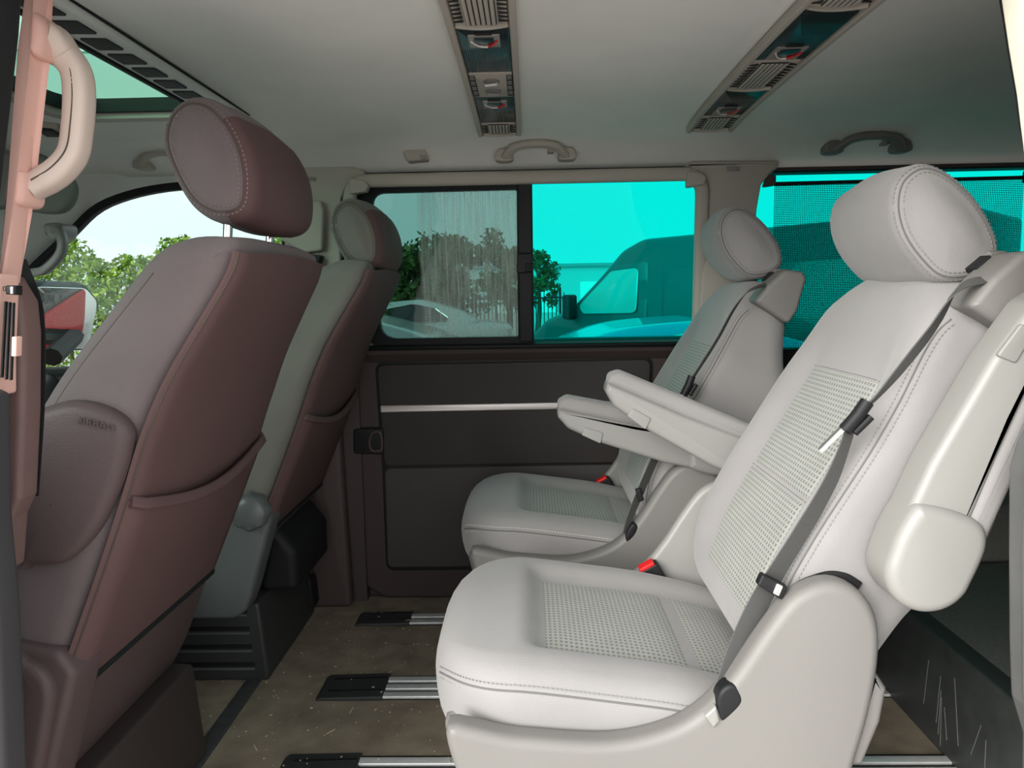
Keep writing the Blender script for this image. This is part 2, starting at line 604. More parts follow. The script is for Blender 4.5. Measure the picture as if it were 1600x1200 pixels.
def frames(path, up=None):
    P = np.asarray(path, float)
    T = np.gradient(P, axis=0)
    T /= np.maximum(np.linalg.norm(T, axis=1, keepdims=True), 1e-9)
    if up is None:
        up = np.array([0, 0, 1.0]) if abs(T[0][2]) < 0.9 else np.array([0, 1.0, 0])
    up = np.asarray(up, float)
    A, B = [], []
    prev = None
    for i, t in enumerate(T):
        u = up[i] if up.ndim == 2 else (up if prev is None or True else prev)
        b = u - t * np.dot(u, t)
        if np.linalg.norm(b) < 1e-4:
            b = prev - t * np.dot(prev, t)
        b /= np.linalg.norm(b)
        a = np.cross(b, t)
        A.append(a); B.append(b); prev = b
    return P, np.array(A), np.array(B)


def sweep(path, section, up=None, scale=None, closed=False):
    """section: closed 2-D outline (side, up) swept along a path"""
    P, A, B = frames(path, up)
    S = np.asarray(section, float)
    rings = []
    for i in range(len(P)):
        s = 1.0 if scale is None else scale[i]
        rings.append(P[i] + np.outer(S[:, 0] * s, A[i]) + np.outer(S[:, 1] * s, B[i]))
    if closed:
        V, Fc = rings_to_mesh(rings, False, False)
        n = len(S); a = (len(rings) - 1) * n
        for i in range(n):
            k = (i + 1) % n
            Fc.append((a + i, a + k, k, i))
        return V, Fc
    return rings_to_mesh(rings)


def circ(r, n=10, ry=None):
    a = np.linspace(0, 2 * math.pi, n, endpoint=False)
    return np.stack([np.cos(a) * r, np.sin(a) * (r if ry is None else ry)], 1)


def rrect(w, h, r, seg=4):
    return rpoly([(-w / 2, -h / 2), (w / 2, -h / 2), (w / 2, h / 2), (-w / 2, h / 2)], r, seg)


def tube(path, r, n=8, up=None, closed=False):
    return sweep(path, circ(r, n), up, closed=closed)


def lathe(prof, c, axis='y', n=24):
    """profile (radius, height) turned about an axis through c"""
    rings = []
    for rr, h in prof:
        a = np.linspace(0, 2 * math.pi, n, endpoint=False)
        u, v, w = np.cos(a) * rr, np.sin(a) * rr, np.full(n, h)
        R = {'y': np.stack([u, w, v], 1), 'x': np.stack([w, u, v], 1), 'z': np.stack([u, v, w], 1)}[axis]
        rings.append(R + np.array(c))
    return rings_to_mesh(rings)


def dashes(path, up, length=0.0034, gap=0.0028, w=0.0007, h=0.0006):
    """a row of stitches along a path"""
    P = np.asarray(path, float)
    d = np.r_[0, np.cumsum(np.linalg.norm(np.diff(P, axis=0), axis=1))]
    n = max(2, int(d[-1] / (length + gap)))
    up = np.asarray(up, float)
    out = []
    for i in range(n):
        s = (i + 0.25) * (length + gap)
        e = s + length
        if e > d[-1]: break
        a = np.array([np.interp(s, d, P[:, k]) for k in range(3)])
        b = np.array([np.interp(e, d, P[:, k]) for k in range(3)])
        if up.ndim == 2:
            u = np.array([np.interp(s, d, up[:, k]) for k in range(3)])
        else:
            u = up
        t = (b - a) / max(np.linalg.norm(b - a), 1e-9)
        sd = np.cross(t, u); sd /= max(np.linalg.norm(sd), 1e-9)
        uu = np.cross(sd, t)
        V = [p + sd * sx * w + uu * sz * h for p in (a, b) for sx in (-1, 1) for sz in (-1, 1)]
        out.append((np.array(V), [(0, 1, 3, 2), (4, 6, 7, 5), (0, 4, 5, 1), (2, 3, 7, 6), (0, 2, 6, 4), (1, 5, 7, 3)]))
    return join(*out)


def ribbon(path, side, w, t=0.0016):
    """flat webbing: path points with a width direction each"""
    P = np.asarray(path, float); S = np.asarray(side, float)
    S = S / np.linalg.norm(S, axis=1, keepdims=True)
    T = np.gradient(P, axis=0); T /= np.linalg.norm(T, axis=1, keepdims=True)
    N = np.cross(S, T); N /= np.linalg.norm(N, axis=1, keepdims=True)
    ww = np.full(len(P), w) if np.isscalar(w) else np.asarray(w)
    rings = []
    for i in range(len(P)):
        a, b, n = S[i] * ww[i] / 2, S[i] * ww[i] / 2, N[i] * t / 2
        rings.append(np.array([P[i] - a - n, P[i] + b - n, P[i] + b + n, P[i] - a + n]))
    return rings_to_mesh(rings)


def grid(fn, us, vs):
    V, UV = [], []
    for v in vs:
        for u in us:
            p = fn(u, v)
            V.append(p); UV.append((u, v))
    n = len(us)
    Fc = [(j * n + i, j * n + i + 1, (j + 1) * n + i + 1, (j + 1) * n + i) for j in range(len(vs) - 1) for i in range(n - 1)]
    return (np.array(V), Fc), np.array(UV)


def smooth01(t):
    t = np.clip(t, 0, 1)
    return t * t * (3 - 2 * t)


def ico(c, r, sub=2, jitter=0.0, sc=(1, 1, 1)):
    bm = bmesh.new()
    bmesh.ops.create_icosphere(bm, subdivisions=sub, radius=1.0)
    V = np.array([v.co[:] for v in bm.verts]); Fc = [tuple(v.index for v in f.verts) for f in bm.faces]
    bm.free()
    if jitter: V = V * (1 + rng.normal(0, jitter, (len(V), 1)))
    return V * r * np.array(sc) + np.array(c), Fc


def text_mesh(body, size, depth):
    cu = bpy.data.curves.new('lettering', 'FONT')
    cu.body = body; cu.size = size; cu.extrude = depth; cu.align_x = 'LEFT'
    ob = bpy.data.objects.new('lettering', cu)
    COL.objects.link(ob)
    dg = bpy.context.evaluated_depsgraph_get()
    me = bpy.data.meshes.new_from_object(ob.evaluated_get(dg))
    V = np.array([v.co[:] for v in me.vertices]); Fc = [tuple(p.vertices) for p in me.polygons]
    bpy.data.objects.remove(ob); bpy.data.curves.remove(cu); bpy.data.meshes.remove(me)
    return V, Fc


def ring2(outer, inner, y0, y1, disp=None):
    """flat frame between two outlines (x, z) with equal point counts"""
    n = len(outer)
    V = []
    for P, y in ((outer, y0), (inner, y0), (inner, y1), (outer, y1)):
        V += [(p[0], y, p[1]) for p in P]
    Fc = []
    for k in range(4):
        a, b = k * n, ((k + 1) % 4) * n
        for i in range(n):
            j = (i + 1) % n
            Fc.append((a + i, a + j, b + j, b + i))
    V = np.array(V)
    if disp is not None: V = disp(V)
    return V, Fc


def loft_strip(A, B, t=0.004, off=(0, 1, 0)):
    """thick sheet between two poly-lines"""
    A, B = np.asarray(A, float), np.asarray(B, float)
    n = len(A)
    o = np.array(off) * t
    V = np.vstack([A, B, A + o, B + o])
    Fc = []
    for i in range(n - 1):
        Fc += [(i, i + 1, n + i + 1, n + i), (2 * n + i, 3 * n + i, 3 * n + i + 1, 2 * n + i + 1),
               (i, 2 * n + i, 2 * n + i + 1, i + 1), (n + i, n + i + 1, 3 * n + i + 1, 3 * n + i)]
    Fc += [(0, n, 3 * n, 2 * n), (n - 1, 3 * n - 1, 4 * n - 1, 2 * n - 1)]
    return V, Fc


# ================================================================== THE SETTING
# ---- floor
floor = struct(build('floor', box(-1.75, 1.9, 0.70, 2.17, -0.04, 0.0), M['carpet'], smooth=False),
               'worn brown carpet floor of the van littered with straw crumbs', 'floor')
build('threshold_strip', slab(rrect(0.036, 0.010, 0.003) + np.array([-0.674, 0.001]), 0.76, 2.14, 0.002), M['grey_rubber'], floor,
      label='worn grey strip along the carpet edge')


def rail(y0, y1, bands):
    w = y1 - y0
    r = build('floor_rail', slab(rpoly([(-0.355, -0.01), (1.6, -0.01), (1.6, 0.003), (-0.355, 0.003)], 0), y0, y1, 0.001), M['black'], floor,
              label='seat rail with bright aluminium ridges')
    for k in range(bands):
        a = y0 + w * k / bands
        b = a + w / bands * 0.62
        build('ridge', slab(rpoly([(-0.352, 0.002), (1.6, 0.002), (1.6, 0.009), (-0.352, 0.009)], 0), a, b, 0.002), M['aluminium'], r)
    prof = rpoly([(-0.505, -0.002), (-0.345, -0.002), (-0.345, 0.010), (-0.49, 0.007)], 0.002)
    e = build('end_cap', slab(prof, y0 - 0.002, y1 + 0.002, 0.003), M['base_plastic'], r, label='black plastic rail end cap')
    build('ridge', slab(rpoly([(-0.48, 0.005), (-0.35, 0.005), (-0.35, 0.0125), (-0.475, 0.0095)], 0.001), y0 + w * .2, y0 + w * .28, 0.001), M['black'], r)
    build('ridge', slab(rpoly([(-0.48, 0.005), (-0.35, 0.005), (-0.35, 0.0125), (-0.475, 0.0095)], 0.001), y0 + w * .72, y0 + w * .8, 0.001), M['black'], r)


rail(1.965, 2.04, 2)
rail(1.582, 1.685, 3)
rail(1.270, 1.373, 3)

# straw crumbs lying about
cr_v = []
for k in range(330):
    x = rng.uniform(-1.0, -0.1); y = rng.uniform(1.3, 2.08)
    if abs(y - 1.63) < 0.06 and x > -0.5 and rng.random() < 0.8: continue
    L = rng.choice([0.0012, 0.002, 0.003, 0.011], p=[.62, .27, .07, .04]); w = 0.0009 if L > 0.005 else L * 0.45
    a = rng.uniform(0, math.pi)
    c, s_ = math.cos(a), math.sin(a)
    b = box(-L, L, -w, w, 0.0005, 0.002)
    V = b[0].copy()
    V = np.stack([V[:, 0] * c - V[:, 1] * s_ + x, V[:, 0] * s_ + V[:, 1] * c + y, V[:, 2] + (0.010 if (x > -0.5 and min(abs(y - q) for q in (2.0, 1.633, 1.32)) < 0.055) else 0)], 1)
    cr_v.append((V, b[1]))
cr_o = build('straw_crumbs', join(*cr_v), M['straw'], smooth=False)
tag(cr_o, 'scattered straw crumbs on the brown carpet floor', 'crumbs', None, 'stuff')

# ---- ceiling: curved felt headliner, rear piece and front piece
SEC = cr([(0.748, 1.238), (0.765, 1.272), (0.81, 1.303), (0.92, 1.327), (1.15, 1.335), (1.45, 1.336), (1.75, 1.332), (1.90, 1.322), (1.98, 1.308), (2.035, 1.287), (2.075, 1.262), (2.095, 1.247)], 40, False)


def ceil_z(y):
    return float(np.interp(y, SEC[:, 0], SEC[:, 1]))


def headliner(x0, x1, nx, zfun=lambda x: 0.0):
    xs = np.linspace(x0, x1, nx)
    rings = []
    S = np.vstack([SEC, SEC[::-1] + np.array([0, 0.03])])
    for x in xs:
        rings.append(np.stack([np.full(len(S), x), S[:, 0], S[:, 1] + zfun(x)], 1))
    return rings_to_mesh(rings)


ceiling = struct(build('ceiling', headliner(-0.648, 1.9, 8), M['headliner'], angle=60), 'grey felt headliner curving down to the windows', 'ceiling')
# front piece with the sunroof opening x -1.0..-0.70, y 0.95..1.70
SR = (-1.02, -0.70, 0.95, 1.70)


def fz(x):
    return 0.0 if x > -1.12 else -0.32 * (x + 1.12) ** 2 / 0.3


def front_headliner():
    xs = [-1.55, -1.42, -1.3, -1.2, -1.12, SR[0], -0.86, SR[1], -0.657]
    ys = sorted(list(SEC[:, 0]) + [SR[2], SR[3]])
    V, Fc = [], []
    idx = {}
    for i, x in enumerate(xs):
        for j, y in enumerate(ys):
            idx[i, j, 0] = len(V); V.append((x, y, ceil_z(y) + fz(x)))
            idx[i, j, 1] = len(V); V.append((x, y, ceil_z(y) + fz(x) + 0.03))
    for i in range(len(xs) - 1):
        for j in range(len(ys) - 1):
            if xs[i] >= SR[0] - 1e-6 and xs[i + 1] <= SR[1] + 1e-6 and ys[j] >= SR[2] - 1e-6 and ys[j + 1] <= SR[3] + 1e-6: continue
            for k in (0, 1):
                Fc.append((idx[i, j, k], idx[i + 1, j, k], idx[i + 1, j + 1, k], idx[i, j + 1, k]))
    j0, j1 = 0, len(ys) - 1
    for i in range(len(xs) - 1):
        for j in (j0, j1):
            Fc.append((idx[i, j, 0], idx[i + 1, j, 0], idx[i + 1, j, 1], idx[i, j, 1]))
    for j in range(len(ys) - 1):
        for i in (0, len(xs) - 1):
            Fc.append((idx[i, j, 0], idx[i, j + 1, 0], idx[i, j + 1, 1], idx[i, j, 1]))
    return np.array(V), Fc


build('front_headliner', front_headliner(), M['headliner'], ceiling, angle=60)
build('joint', headliner(-0.66, -0.645, 2, lambda x: 0.004), M['seam'], ceiling, label='joint line between the front and rear headliner')

# ---- sunroof
sr = empty('sunroof', (-0.86, 1.33, 1.36), 'tinted glass sunroof with black rim above the front seats', 'sunroof')
o1 = rpoly([(SR[0] - .03, SR[2] - .03), (SR[1] + .004, SR[2] - .03), (SR[1] + .004, SR[3] + .035), (SR[0] - .03, SR[3] + .035)], 0.09, 8)
i1 = rpoly([(SR[0] + .015, SR[2] + .01), (SR[1] - .004, SR[2] + .01), (SR[1] - .004, SR[3] - .012), (SR[0] + .015, SR[3] - .012)], 0.07, 8)
i2 = rpoly([(SR[0] - .0, SR[2] + .0), (SR[1] + .0, SR[2] + .0), (SR[1] + .0, SR[3]), (SR[0], SR[3])], 0.08, 8)
def zr(outer, inner, z0, z1):
    V, Fc = ring2(outer, inner, z0, z1)
    return V[:, [0, 2, 1]], Fc
build('trim_lip', zr(o1, i2, 1.322, 1.342), M['beige_trim'], sr)
build('rim', zr(i2 * 1.0, i1, 1.334, 1.352), M['frame_black'], sr)
build('inner_rim', zr(rpoly([(SR[0] - .03, SR[2] - .03), (SR[1] + .03, SR[2] - .03), (SR[1] + .03, SR[3] + .03), (SR[0] - .03, SR[3] + .03)], 0.08, 8), i2, 1.352, 1.366), M['black_rubber'], sr)
build('pane', slab(rpoly([(SR[0] - .03, 1.361), (-0.85, 1.401), (SR[1] + .03, 1.431), (SR[1] + .03, SR[3] + .03), (SR[0] - .03, SR[3] + .03)], 0.01, 8), 1.368, 1.373, 0.001, axis='z'), M['glass_roof'], sr)
frost = glass('speckled_sunroof_glass', (0.55, 0.75, 0.66), 0.02)
_nt = frost.node_tree
_n = _nt.nodes.new('ShaderNodeTexNoise'); _n.inputs['Scale'].default_value = 160; _n.inputs['Detail'].default_value = 3
_tc = _nt.nodes.new('ShaderNodeTexCoord'); _nt.links.new(_tc.outputs['Object'], _n.inputs['Vector'])
_cr = _nt.nodes.new('ShaderNodeValToRGB')
_cr.color_ramp.elements[0].position = 0.35; _cr.color_ramp.elements[0].color = (0.43, 0.60, 0.53, 1)
_cr.color_ramp.elements[1].position = 0.68; _cr.color_ramp.elements[1].color = (0.60, 0.78, 0.70, 1)
_nt.links.new(_n.outputs['Fac'], _cr.inputs['Fac'])
_tr = [q for q in _nt.nodes if q.bl_idname == 'ShaderNodeBsdfTransparent'][0]
_nt.links.new(_cr.outputs['Color'], _tr.inputs['Color'])
build('speckled_pane', slab(rpoly([(SR[0] - .03, SR[2] - .03), (SR[1] + .03, SR[2] - .03), (SR[1] + .03, 1.43), (-0.85, 1.40), (SR[0] - .03, 1.36)], 0.01, 8), 1.368, 1.373, 0.001, axis='z'), frost, sr, label='speckled half of the sunroof glass')
vt = build('vent_strip', slab(rpoly([(-0.697, 0.98), (-0.632, 0.98), (-0.632, 1.76), (-0.697, 1.76)], 0.012), 1.318, 1.334, 0.004, axis='z'), mat('pale_vent_plastic', (0.66, 0.68, 0.65), 0.5), sr, label='pale grey vented trim strip beside the sunroof')
for k in range(10):
    y = 1.03 + k * 0.0745
    build('vent_slot', slab(rpoly([(-0.685, y), (-0.645, y + 0.004), (-0.645, y + 0.056), (-0.685, y + 0.052)], 0.004), 1.3155, 1.3195, 0.0008, axis='z'), M['slot'], vt)
build('black_edge', slab(rpoly([(-0.7055, 0.98), (-0.697, 0.98), (-0.697, 1.72), (-0.7055, 1.72)], 0.001), 1.314, 1.335, 0.001, axis='z'), M['black_rubber'], sr)
build('black_edge', slab(rpoly([(-0.632, 1.0), (-0.629, 1.0), (-0.629, 1.74), (-0.632, 1.74)], 0.001), 1.3305, 1.335, 0.001, axis='z'), M['black_rubber'], sr)


# ---- far side of the van
def tiltw(V):
    V = V.copy()
    V[:, 1] += -0.09 * np.maximum(V[:, 2] - 0.78, 0)
    return V


door1 = empty('door_1', (0, 2.17, 0.0), 'closed sliding door with charcoal panels and a silver strip', 'door', None, 'structure')
base_out = rpoly([(-0.525, 0.78), (-0.523, 0.05), (-0.45, 0.0), (0.55, 0.0), (0.55, 0.78)], [0.01, 0.05, 0.05, 0.01, 0.01])
build('door_skin', slab(base_out, 2.15, 2.19, 0.012), M['door_plastic'], door1)
build('panel_groove', slab(rpoly([(-0.452, 0.725), (-0.442, 0.405), (-0.442, 0.09), (0.335, 0.09), (0.345, 0.405), (0.362, 0.73)], 0.03), 2.147, 2.152, 0.002), M['black'], door1)
build('upper_panel', slab(rpoly([(-0.445, 0.718), (-0.434, 0.414), (0.338, 0.417), (0.354, 0.722)], 0.025), 2.138, 2.152, 0.005), M['door_panel'], door1, label='dark upper door panel')
build('lower_panel', slab(rpoly([(-0.434, 0.408), (-0.436, 0.102), (0.33, 0.102), (0.338, 0.412)], 0.02), 2.141, 2.152, 0.004), M['door_lower'], door1, label='charcoal lower door panel')
build('silver_strip', slab(rpoly([(-0.438, 0.577), (0.346, 0.580), (0.347, 0.602), (-0.438, 0.599)], 0.004), 2.130, 2.142, 0.004), M['silver_strip'], door1, label='satin silver trim strip')
build('sill', slab(rpoly([(2.20, 0.715), (2.150, 0.722), (2.125, 0.748), (2.118, 0.772), (2.14, 0.786), (2.20, 0.786)], 0.008), -0.52, 0.55, 0.01, axis='x'), M['door_plastic'], door1)
lt = build('latch', slab(rpoly([(-0.523, 0.455), (-0.432, 0.452), (-0.430, 0.532), (-0.520, 0.530)], 0.01), 2.132, 2.152, 0.004), M['black'], door1)
lp = cr([(-0.468, 2.128, 0.468), (-0.472, 2.126, 0.495), (-0.462, 2.124, 0.518), (-0.444, 2.124, 0.522), (-0.436, 2.126, 0.505), (-0.438, 2.128, 0.47), (-0.45, 2.128, 0.464)], 40)
build('pull_loop', tube(lp, 0.0042, 8, up=(0, 1, 0), closed=True), M['redlit_plastic'], lt, label='small plastic pull handle')
build('edge_line', tube(cr([(-0.531, 2.150, 0.62), (-0.530, 2.148, 0.35), (-0.524, 2.146, 0.05)], 20, False), 0.0022, 6), M['silver_strip'], door1)
pth = rpoly([(-0.497, 0.80), (-0.482, 1.228), (0.474, 1.228), (0.476, 0.79)], [0, 0.055, 0.055, 0], 8)
pw = np.stack([pth[:, 0], 2.052 + 0.085 * np.maximum(1.228 - pth[:, 1], 0), pth[:, 1]], 1)
pw = resample(pw, 90, False)
build('window_surround', sweep(pw, rrect(0.036, 0.030, 0.012), up=(0, 1, 0)), M['beige_trim'], door1, label='beige rounded window surround')
for x, sgn in ((-0.452, 1), (0.452, -1)):
    b1 = slab(rpoly([(x - 0.024, 1.190), (x + 0.02, 1.196), (x + 0.028, 1.212), (x + 0.016, 1.226), (x - 0.024, 1.232)], 0.006), 2.025, 2.058, 0.004)
    build('blind_hook', b1, M['beige_trim'], door1, label='small beige plastic blind hook')
build('top_gap', box(-0.56, 0.62, 2.085, 2.10, 1.238, 1.262), M['black_rubber'], door1, smooth=False)

# sliding pane of the door window
w1 = empty('window_1', (-0.22, 2.13, 0.78), 'sliding window pane in a thick black frame with dried streaks and a painted reflection', 'window', None, 'structure')
fo = rpoly([(-0.468, 0.772), (0.016, 0.772), (0.016, 1.240), (-0.468, 1.240)], [0.06, 0.004, 0.004, 0.05], 6)
fi = rpoly([(-0.423, 0.795), (-0.030, 0.795), (-0.027, 1.200), (-0.426, 1.198)], [0.05, 0.006, 0.006, 0.035], 6)
build('frame', ring2(fo, fi, 2.108, 2.132, tiltw), M['frame_black'], w1, angle=30)
gi = rpoly([(-0.445, 0.78), (-0.015, 0.78), (-0.015, 1.215), (-0.445, 1.215)], 0.04, 6)
gV, gF = slab(gi, 2.120, 2.123, 0.0005, 1, disp=tiltw)
guv = np.stack([(gV[:, 0] + 0.445) / 0.43, (gV[:, 2] - 0.78) / 0.43], 1)
build('pane', (gV, gF), M['glass_streak_reflect'], w1, uv=guv, label='grey glass pane with dried water streaks and a painted reflection')
build('bar', slab(rpoly([(-0.026, 0.78), (0.012, 0.78), (0.015, 1.238), (-0.024, 1.238)], 0.004), 2.094, 2.112, 0.004, disp=tiltw), M['black'], w1, label='black vertical window bar')
lb = build('window_latch', slab(rpoly([(-0.031, 0.972), (0.015, 0.974), (0.017, 1.027), (-0.028, 1.027)], 0.006), 2.060, 2.085, 0.004), M['black'], w1, label='black window catch')
build('catch_button', slab(rpoly([(-0.008, 0.975), (0.013, 0.977), (0.014, 1.000), (-0.006, 1.000)], 0.003), 2.055, 2.062, 0.002), M['black_rubber'], lb)
build('bottom_track', slab(rpoly([(-0.49, 0.762), (0.478, 0.762), (0.478, 0.775), (-0.49, 0.775)], 0.003), 2.095, 2.135, 0.004), M['frame_black'], w1)

w2 = empty('window_2', (0.24, 2.13, 0.78), 'turquoise tinted fixed window pane of the sliding door', 'window', None, 'structure')
build('pane', slab(rpoly([(0.005, 0.765), (0.49, 0.765), (0.50, 1.25), (0.005, 1.25)], 0.01), 2.129, 2.133, 0.0005, 1, disp=tiltw), M['glass_cyan'], w2)
build('seal', slab(rpoly([(0.012, 1.221), (0.47, 1.221), (0.47, 1.236), (0.012, 1.236)], 0.002), 2.10, 2.13, 0.003, disp=tiltw), M['frame_black'], w2)

# B pillar on the far side
t1 = empty('trim_1', (-0.57, 2.10, 0.0), 'beige belt pillar behind the far front seat', 'pillar', None, 'structure')
bo = [xz(*p, 2.08) for p in [(440, 262), (555, 262), (570, 267), (574, 275), (556, 284), (542, 296), (535, 312), (534, 345), (536, 560), (452, 560), (447, 350)]]
build('upper_cover', slab(rpoly(bo, [.0, .005, .01, .008, .01, .01, .01, .01, 0, 0, 0]), 2.062, 2.10, 0.006), M['beige_trim'], t1)
build('label_plate', slab(rpoly([xz(*p, 2.06) for p in [(470, 277), (493, 277), (493, 283), (470, 283)]], 0.001), 2.058, 2.063, 0.001), M['pale_plastic'], t1)
hb = [xz(*p, 2.05) for p in [(440, 315), (503, 313), (508, 330), (506, 392), (478, 396), (457, 384), (440, 375)]]
build('belt_housing', slab(rpoly(hb, 0.012), 2.035, 2.065, 0.008), M['beige_trim'], t1)
build('belt_mouth', slab(rpoly([xz(*p, 2.05) for p in [(455, 385), (480, 399), (506, 399), (500, 416), (470, 415)]], 0.006), 2.030, 2.062, 0.004), M['black'], t1)
build('lower_cover', slab(rpoly([(-0.66, 0.0), (-0.535, 0.0), (-0.545, 0.40), (-0.55, 0.80), (-0.68, 0.80), (-0.67, 0.4)], 0.02), 2.085, 2.13, 0.015), mat('red_bounce_brown_trim', (0.070, 0.044, 0.044), 0.6), t1, label='dark brown lower pillar trim with painted red bounce')  # brown takes its red from bounce light painted into the colour
build('belt_reel_cover', slab(rpoly([(-0.69, 0.02), (-0.63, 0.02), (-0.635, 0.10), (-0.66, 0.15), (-0.70, 0.12)], 0.012), 2.03, 2.09, 0.01), M['black'], t1)
build('lap_belt', ribbon([(-0.66, 2.055, 0.12), (-0.665, 2.052, 0.3), (-0.68, 2.05, 0.55)], [(1, 0, 0)] * 3, 0.046), M['belt_front'], t1)

# C pillar on the far side
t2 = empty('trim_2', (0.55, 2.10, 0.0), 'beige rear pillar between door window and shaded rear window', 'pillar', None, 'structure')
co = [xz(*p, 2.075) for p in [(1066, 259), (1082, 253), (1215, 252), (1214, 262), (1200, 274), (1187, 290), (1180, 330), (1176, 420), (1174, 560), (1085, 560), (1094, 430), (1098, 330), (1093, 292), (1083, 270)]]
build('upper_cover', slab(rpoly(co, [.006, .01, .006, .008, .01, .012, .01, 0, 0, 0, .01, .012, .012, .008]), 2.058, 2.10, 0.008), M['beige_trim'], t2)
build('label_plate', slab(rpoly([xz(*p, 2.055) for p in [(1136, 260), (1156, 260), (1156, 267), (1136, 267)]], 0.001), 2.054, 2.060, 0.001), M['pale_plastic'], t2)
build('lower_cover', slab(rpoly([(0.50, 0.0), (0.70, 0.0), (0.70, 0.78), (0.52, 0.78)], 0.01), 2.09, 2.14, 0.01), M['door_plastic'], t2)

# rear quarter window with its roller blind
w3 = empty('window_3', (1.05, 2.12, 0.75), 'turquoise tinted rear side window', 'window', None, 'structure')
build('pane', slab(rpoly([(0.59, 0.74), (1.50, 0.74), (1.50, 1.235), (0.59, 1.235)], 0.02), 2.125, 2.129, 0.0005, 1, disp=tiltw), M['glass_cyan'], w3)
bl = empty('roller_blind', (1.0, 2.08, 0.75), 'dark mesh roller blind pulled up over the rear side window', 'blind')
(bv, bf), buv = grid(lambda u, v: np.array([u, 2.080, v]), np.linspace(0.676, 1.345, 4), np.linspace(0.74, 1.203, 4))
build('mesh_sheet', (bv, bf), M['blind'], bl, uv=buv, smooth=False)
build('pull_bar', slab(rpoly([(0.672, 1.196), (1.350, 1.199), (1.350, 1.209), (0.672, 1.206)], 0.003), 2.072, 2.086, 0.004), M['black'], bl)
build('bar_clip', slab(rpoly([(0.642, 1.192), (0.676, 1.196), (0.676, 1.222), (0.655, 1.226)], 0.005), 2.065, 2.09, 0.004), M['door_plastic'], bl)
build('bar_clip', slab(rpoly([(1.345, 1.19), (1.375, 1.19), (1.372, 1.226), (1.345, 1.222)], 0.005), 2.065, 2.09, 0.004), M['door_plastic'], bl)
build('case', slab(rpoly([(0.60, 0.70), (1.5, 0.70), (1.5, 0.752), (0.60, 0.752)], 0.01), 2.06, 2.13, 0.01), M['black'], bl)

wall_far = struct(build('wall_far', box(0.60, 1.9, 2.12, 2.16, 0.0, 0.745), M['rear_plastic'], smooth=False), 'dark rear side lining under the shaded window', 'wall')
build('rear_pillar', slab(rpoly([(1.42, 0.74), (1.9, 0.74), (1.9, 1.26), (1.40, 1.26)], 0.01), 2.09, 2.15, 0.01), M['door_plastic'], wall_far)
build('top_rail', box(-1.5, 1.9, 2.10, 2.15, 1.234, 1.37), M['door_plastic'], wall_far, smooth=False)
build('wheel_arch', slab(rpoly([(0.86, 0.0), (0.92, 0.30), (1.05, 0.36), (1.8, 0.36), (1.8, 0.0)], 0.05), 1.84, 2.13, 0.03), M['rear_carpet'], wall_far)

# front door and A pillar on the far side
door2 = empty('door_2', (-1.1, 2.15, 0.0), 'front door on the far side behind the front seats', 'door', None, 'structure')
build('door_skin', slab(rpoly([(-1.62, 0.0), (-0.67, 0.0), (-0.67, 0.74), (-1.62, 0.72)], 0.03), 2.12, 2.18, 0.015), M['door_plastic'], door2)
arch = cr([(-0.676, 0.74), (-0.676, 1.0), (-0.682, 1.18), (-0.71, 1.222), (-0.78, 1.232), (-0.90, 1.233), (-1.01, 1.228), (-1.12, 1.208), (-1.212, 1.172), (-1.30, 1.098), (-1.43, 0.99), (-1.60, 0.82), (-1.70, 0.72)], 60, False)
A_ = np.stack([arch[:, 0], np.full(60, 2.10), arch[:, 1]], 1)
seal_p = A_ + np.array([0, 0.0, 0.0])
build('window_seal', sweep(seal_p, rrect(0.022, 0.03, 0.006), up=(0, 1, 0)), M['black_rubber'], door2)
w4 = empty('window_4', (-1.1, 2.14, 0.72), 'clear front side window with green trees behind', 'window', None, 'structure')
gl = np.vstack([arch, [(-1.70, 0.70), (-0.676, 0.70)]])
build('pane', slab(gl, 2.110, 2.114, 0.0002, 1), M['glass_green'], w4)
t3 = empty('trim_3', (-1.3, 2.05, 0.8), 'pale front windscreen pillar trim with a grab handle', 'pillar', None, 'structure')
outer = []
for i, (x, z) in enumerate(arch):
    k = smooth01((-0.70 - x) / 0.1)
    zz = max(z, 0) + 0.10
    if x > -1.12:
        yy = 2.075; zz = 1.255
    else:
        f = min(1, (-1.12 - x) / 0.35)
        yy = 2.075 - 0.14 * f; zz = min(1.262, z + 0.07 + 0.07 * f)
    outer.append((x + 0.02 * k, yy, zz))
outer = np.array(outer)
sel = np.where(arch[:, 1] > 0.70)[0]
sel = [i for i in sel if arch[i, 0] < -0.685]
a_in = A_[sel] + np.array([0, -0.012, 0.008])
build('pillar_cover', loft_strip(a_in, outer[sel], 0.02), M['headliner'], t3)
o2 = outer[sel] + np.array([0.05, -0.22, 0.13])
o2[:, 2] = np.minimum(o2[:, 2], [ceil_z(min(max(y, .71), 2.09)) + fz(x) + 0.02 for x, y in zip(o2[:, 0], o2[:, 1])])
build('upper_cover', loft_strip(outer[sel], o2, 0.015), M['headliner'], t3)

# windscreen and dashboard (towards the front, mostly hidden)
wf = struct(build('wall_front', slab(rpoly([(-1.78, 0.0), (-1.30, 0.0), (-1.28, 0.45), (-1.38, 0.70), (-1.60, 0.78), (-1.78, 0.76)], 0.05), 0.74, 2.14, 0.03), M['base_plastic']), 'dark dashboard at the very front of the cabin', 'dashboard')
w5 = struct(build('window_5', slab(rpoly([(-1.95, 0.74), (-1.94, 0.74), (-1.545, 1.30), (-1.555, 1.30)], 0.001), 0.74, 2.12, 0.0005, 1), M['glass_green']), 'sloping windscreen glass at the front', 'windscreen')

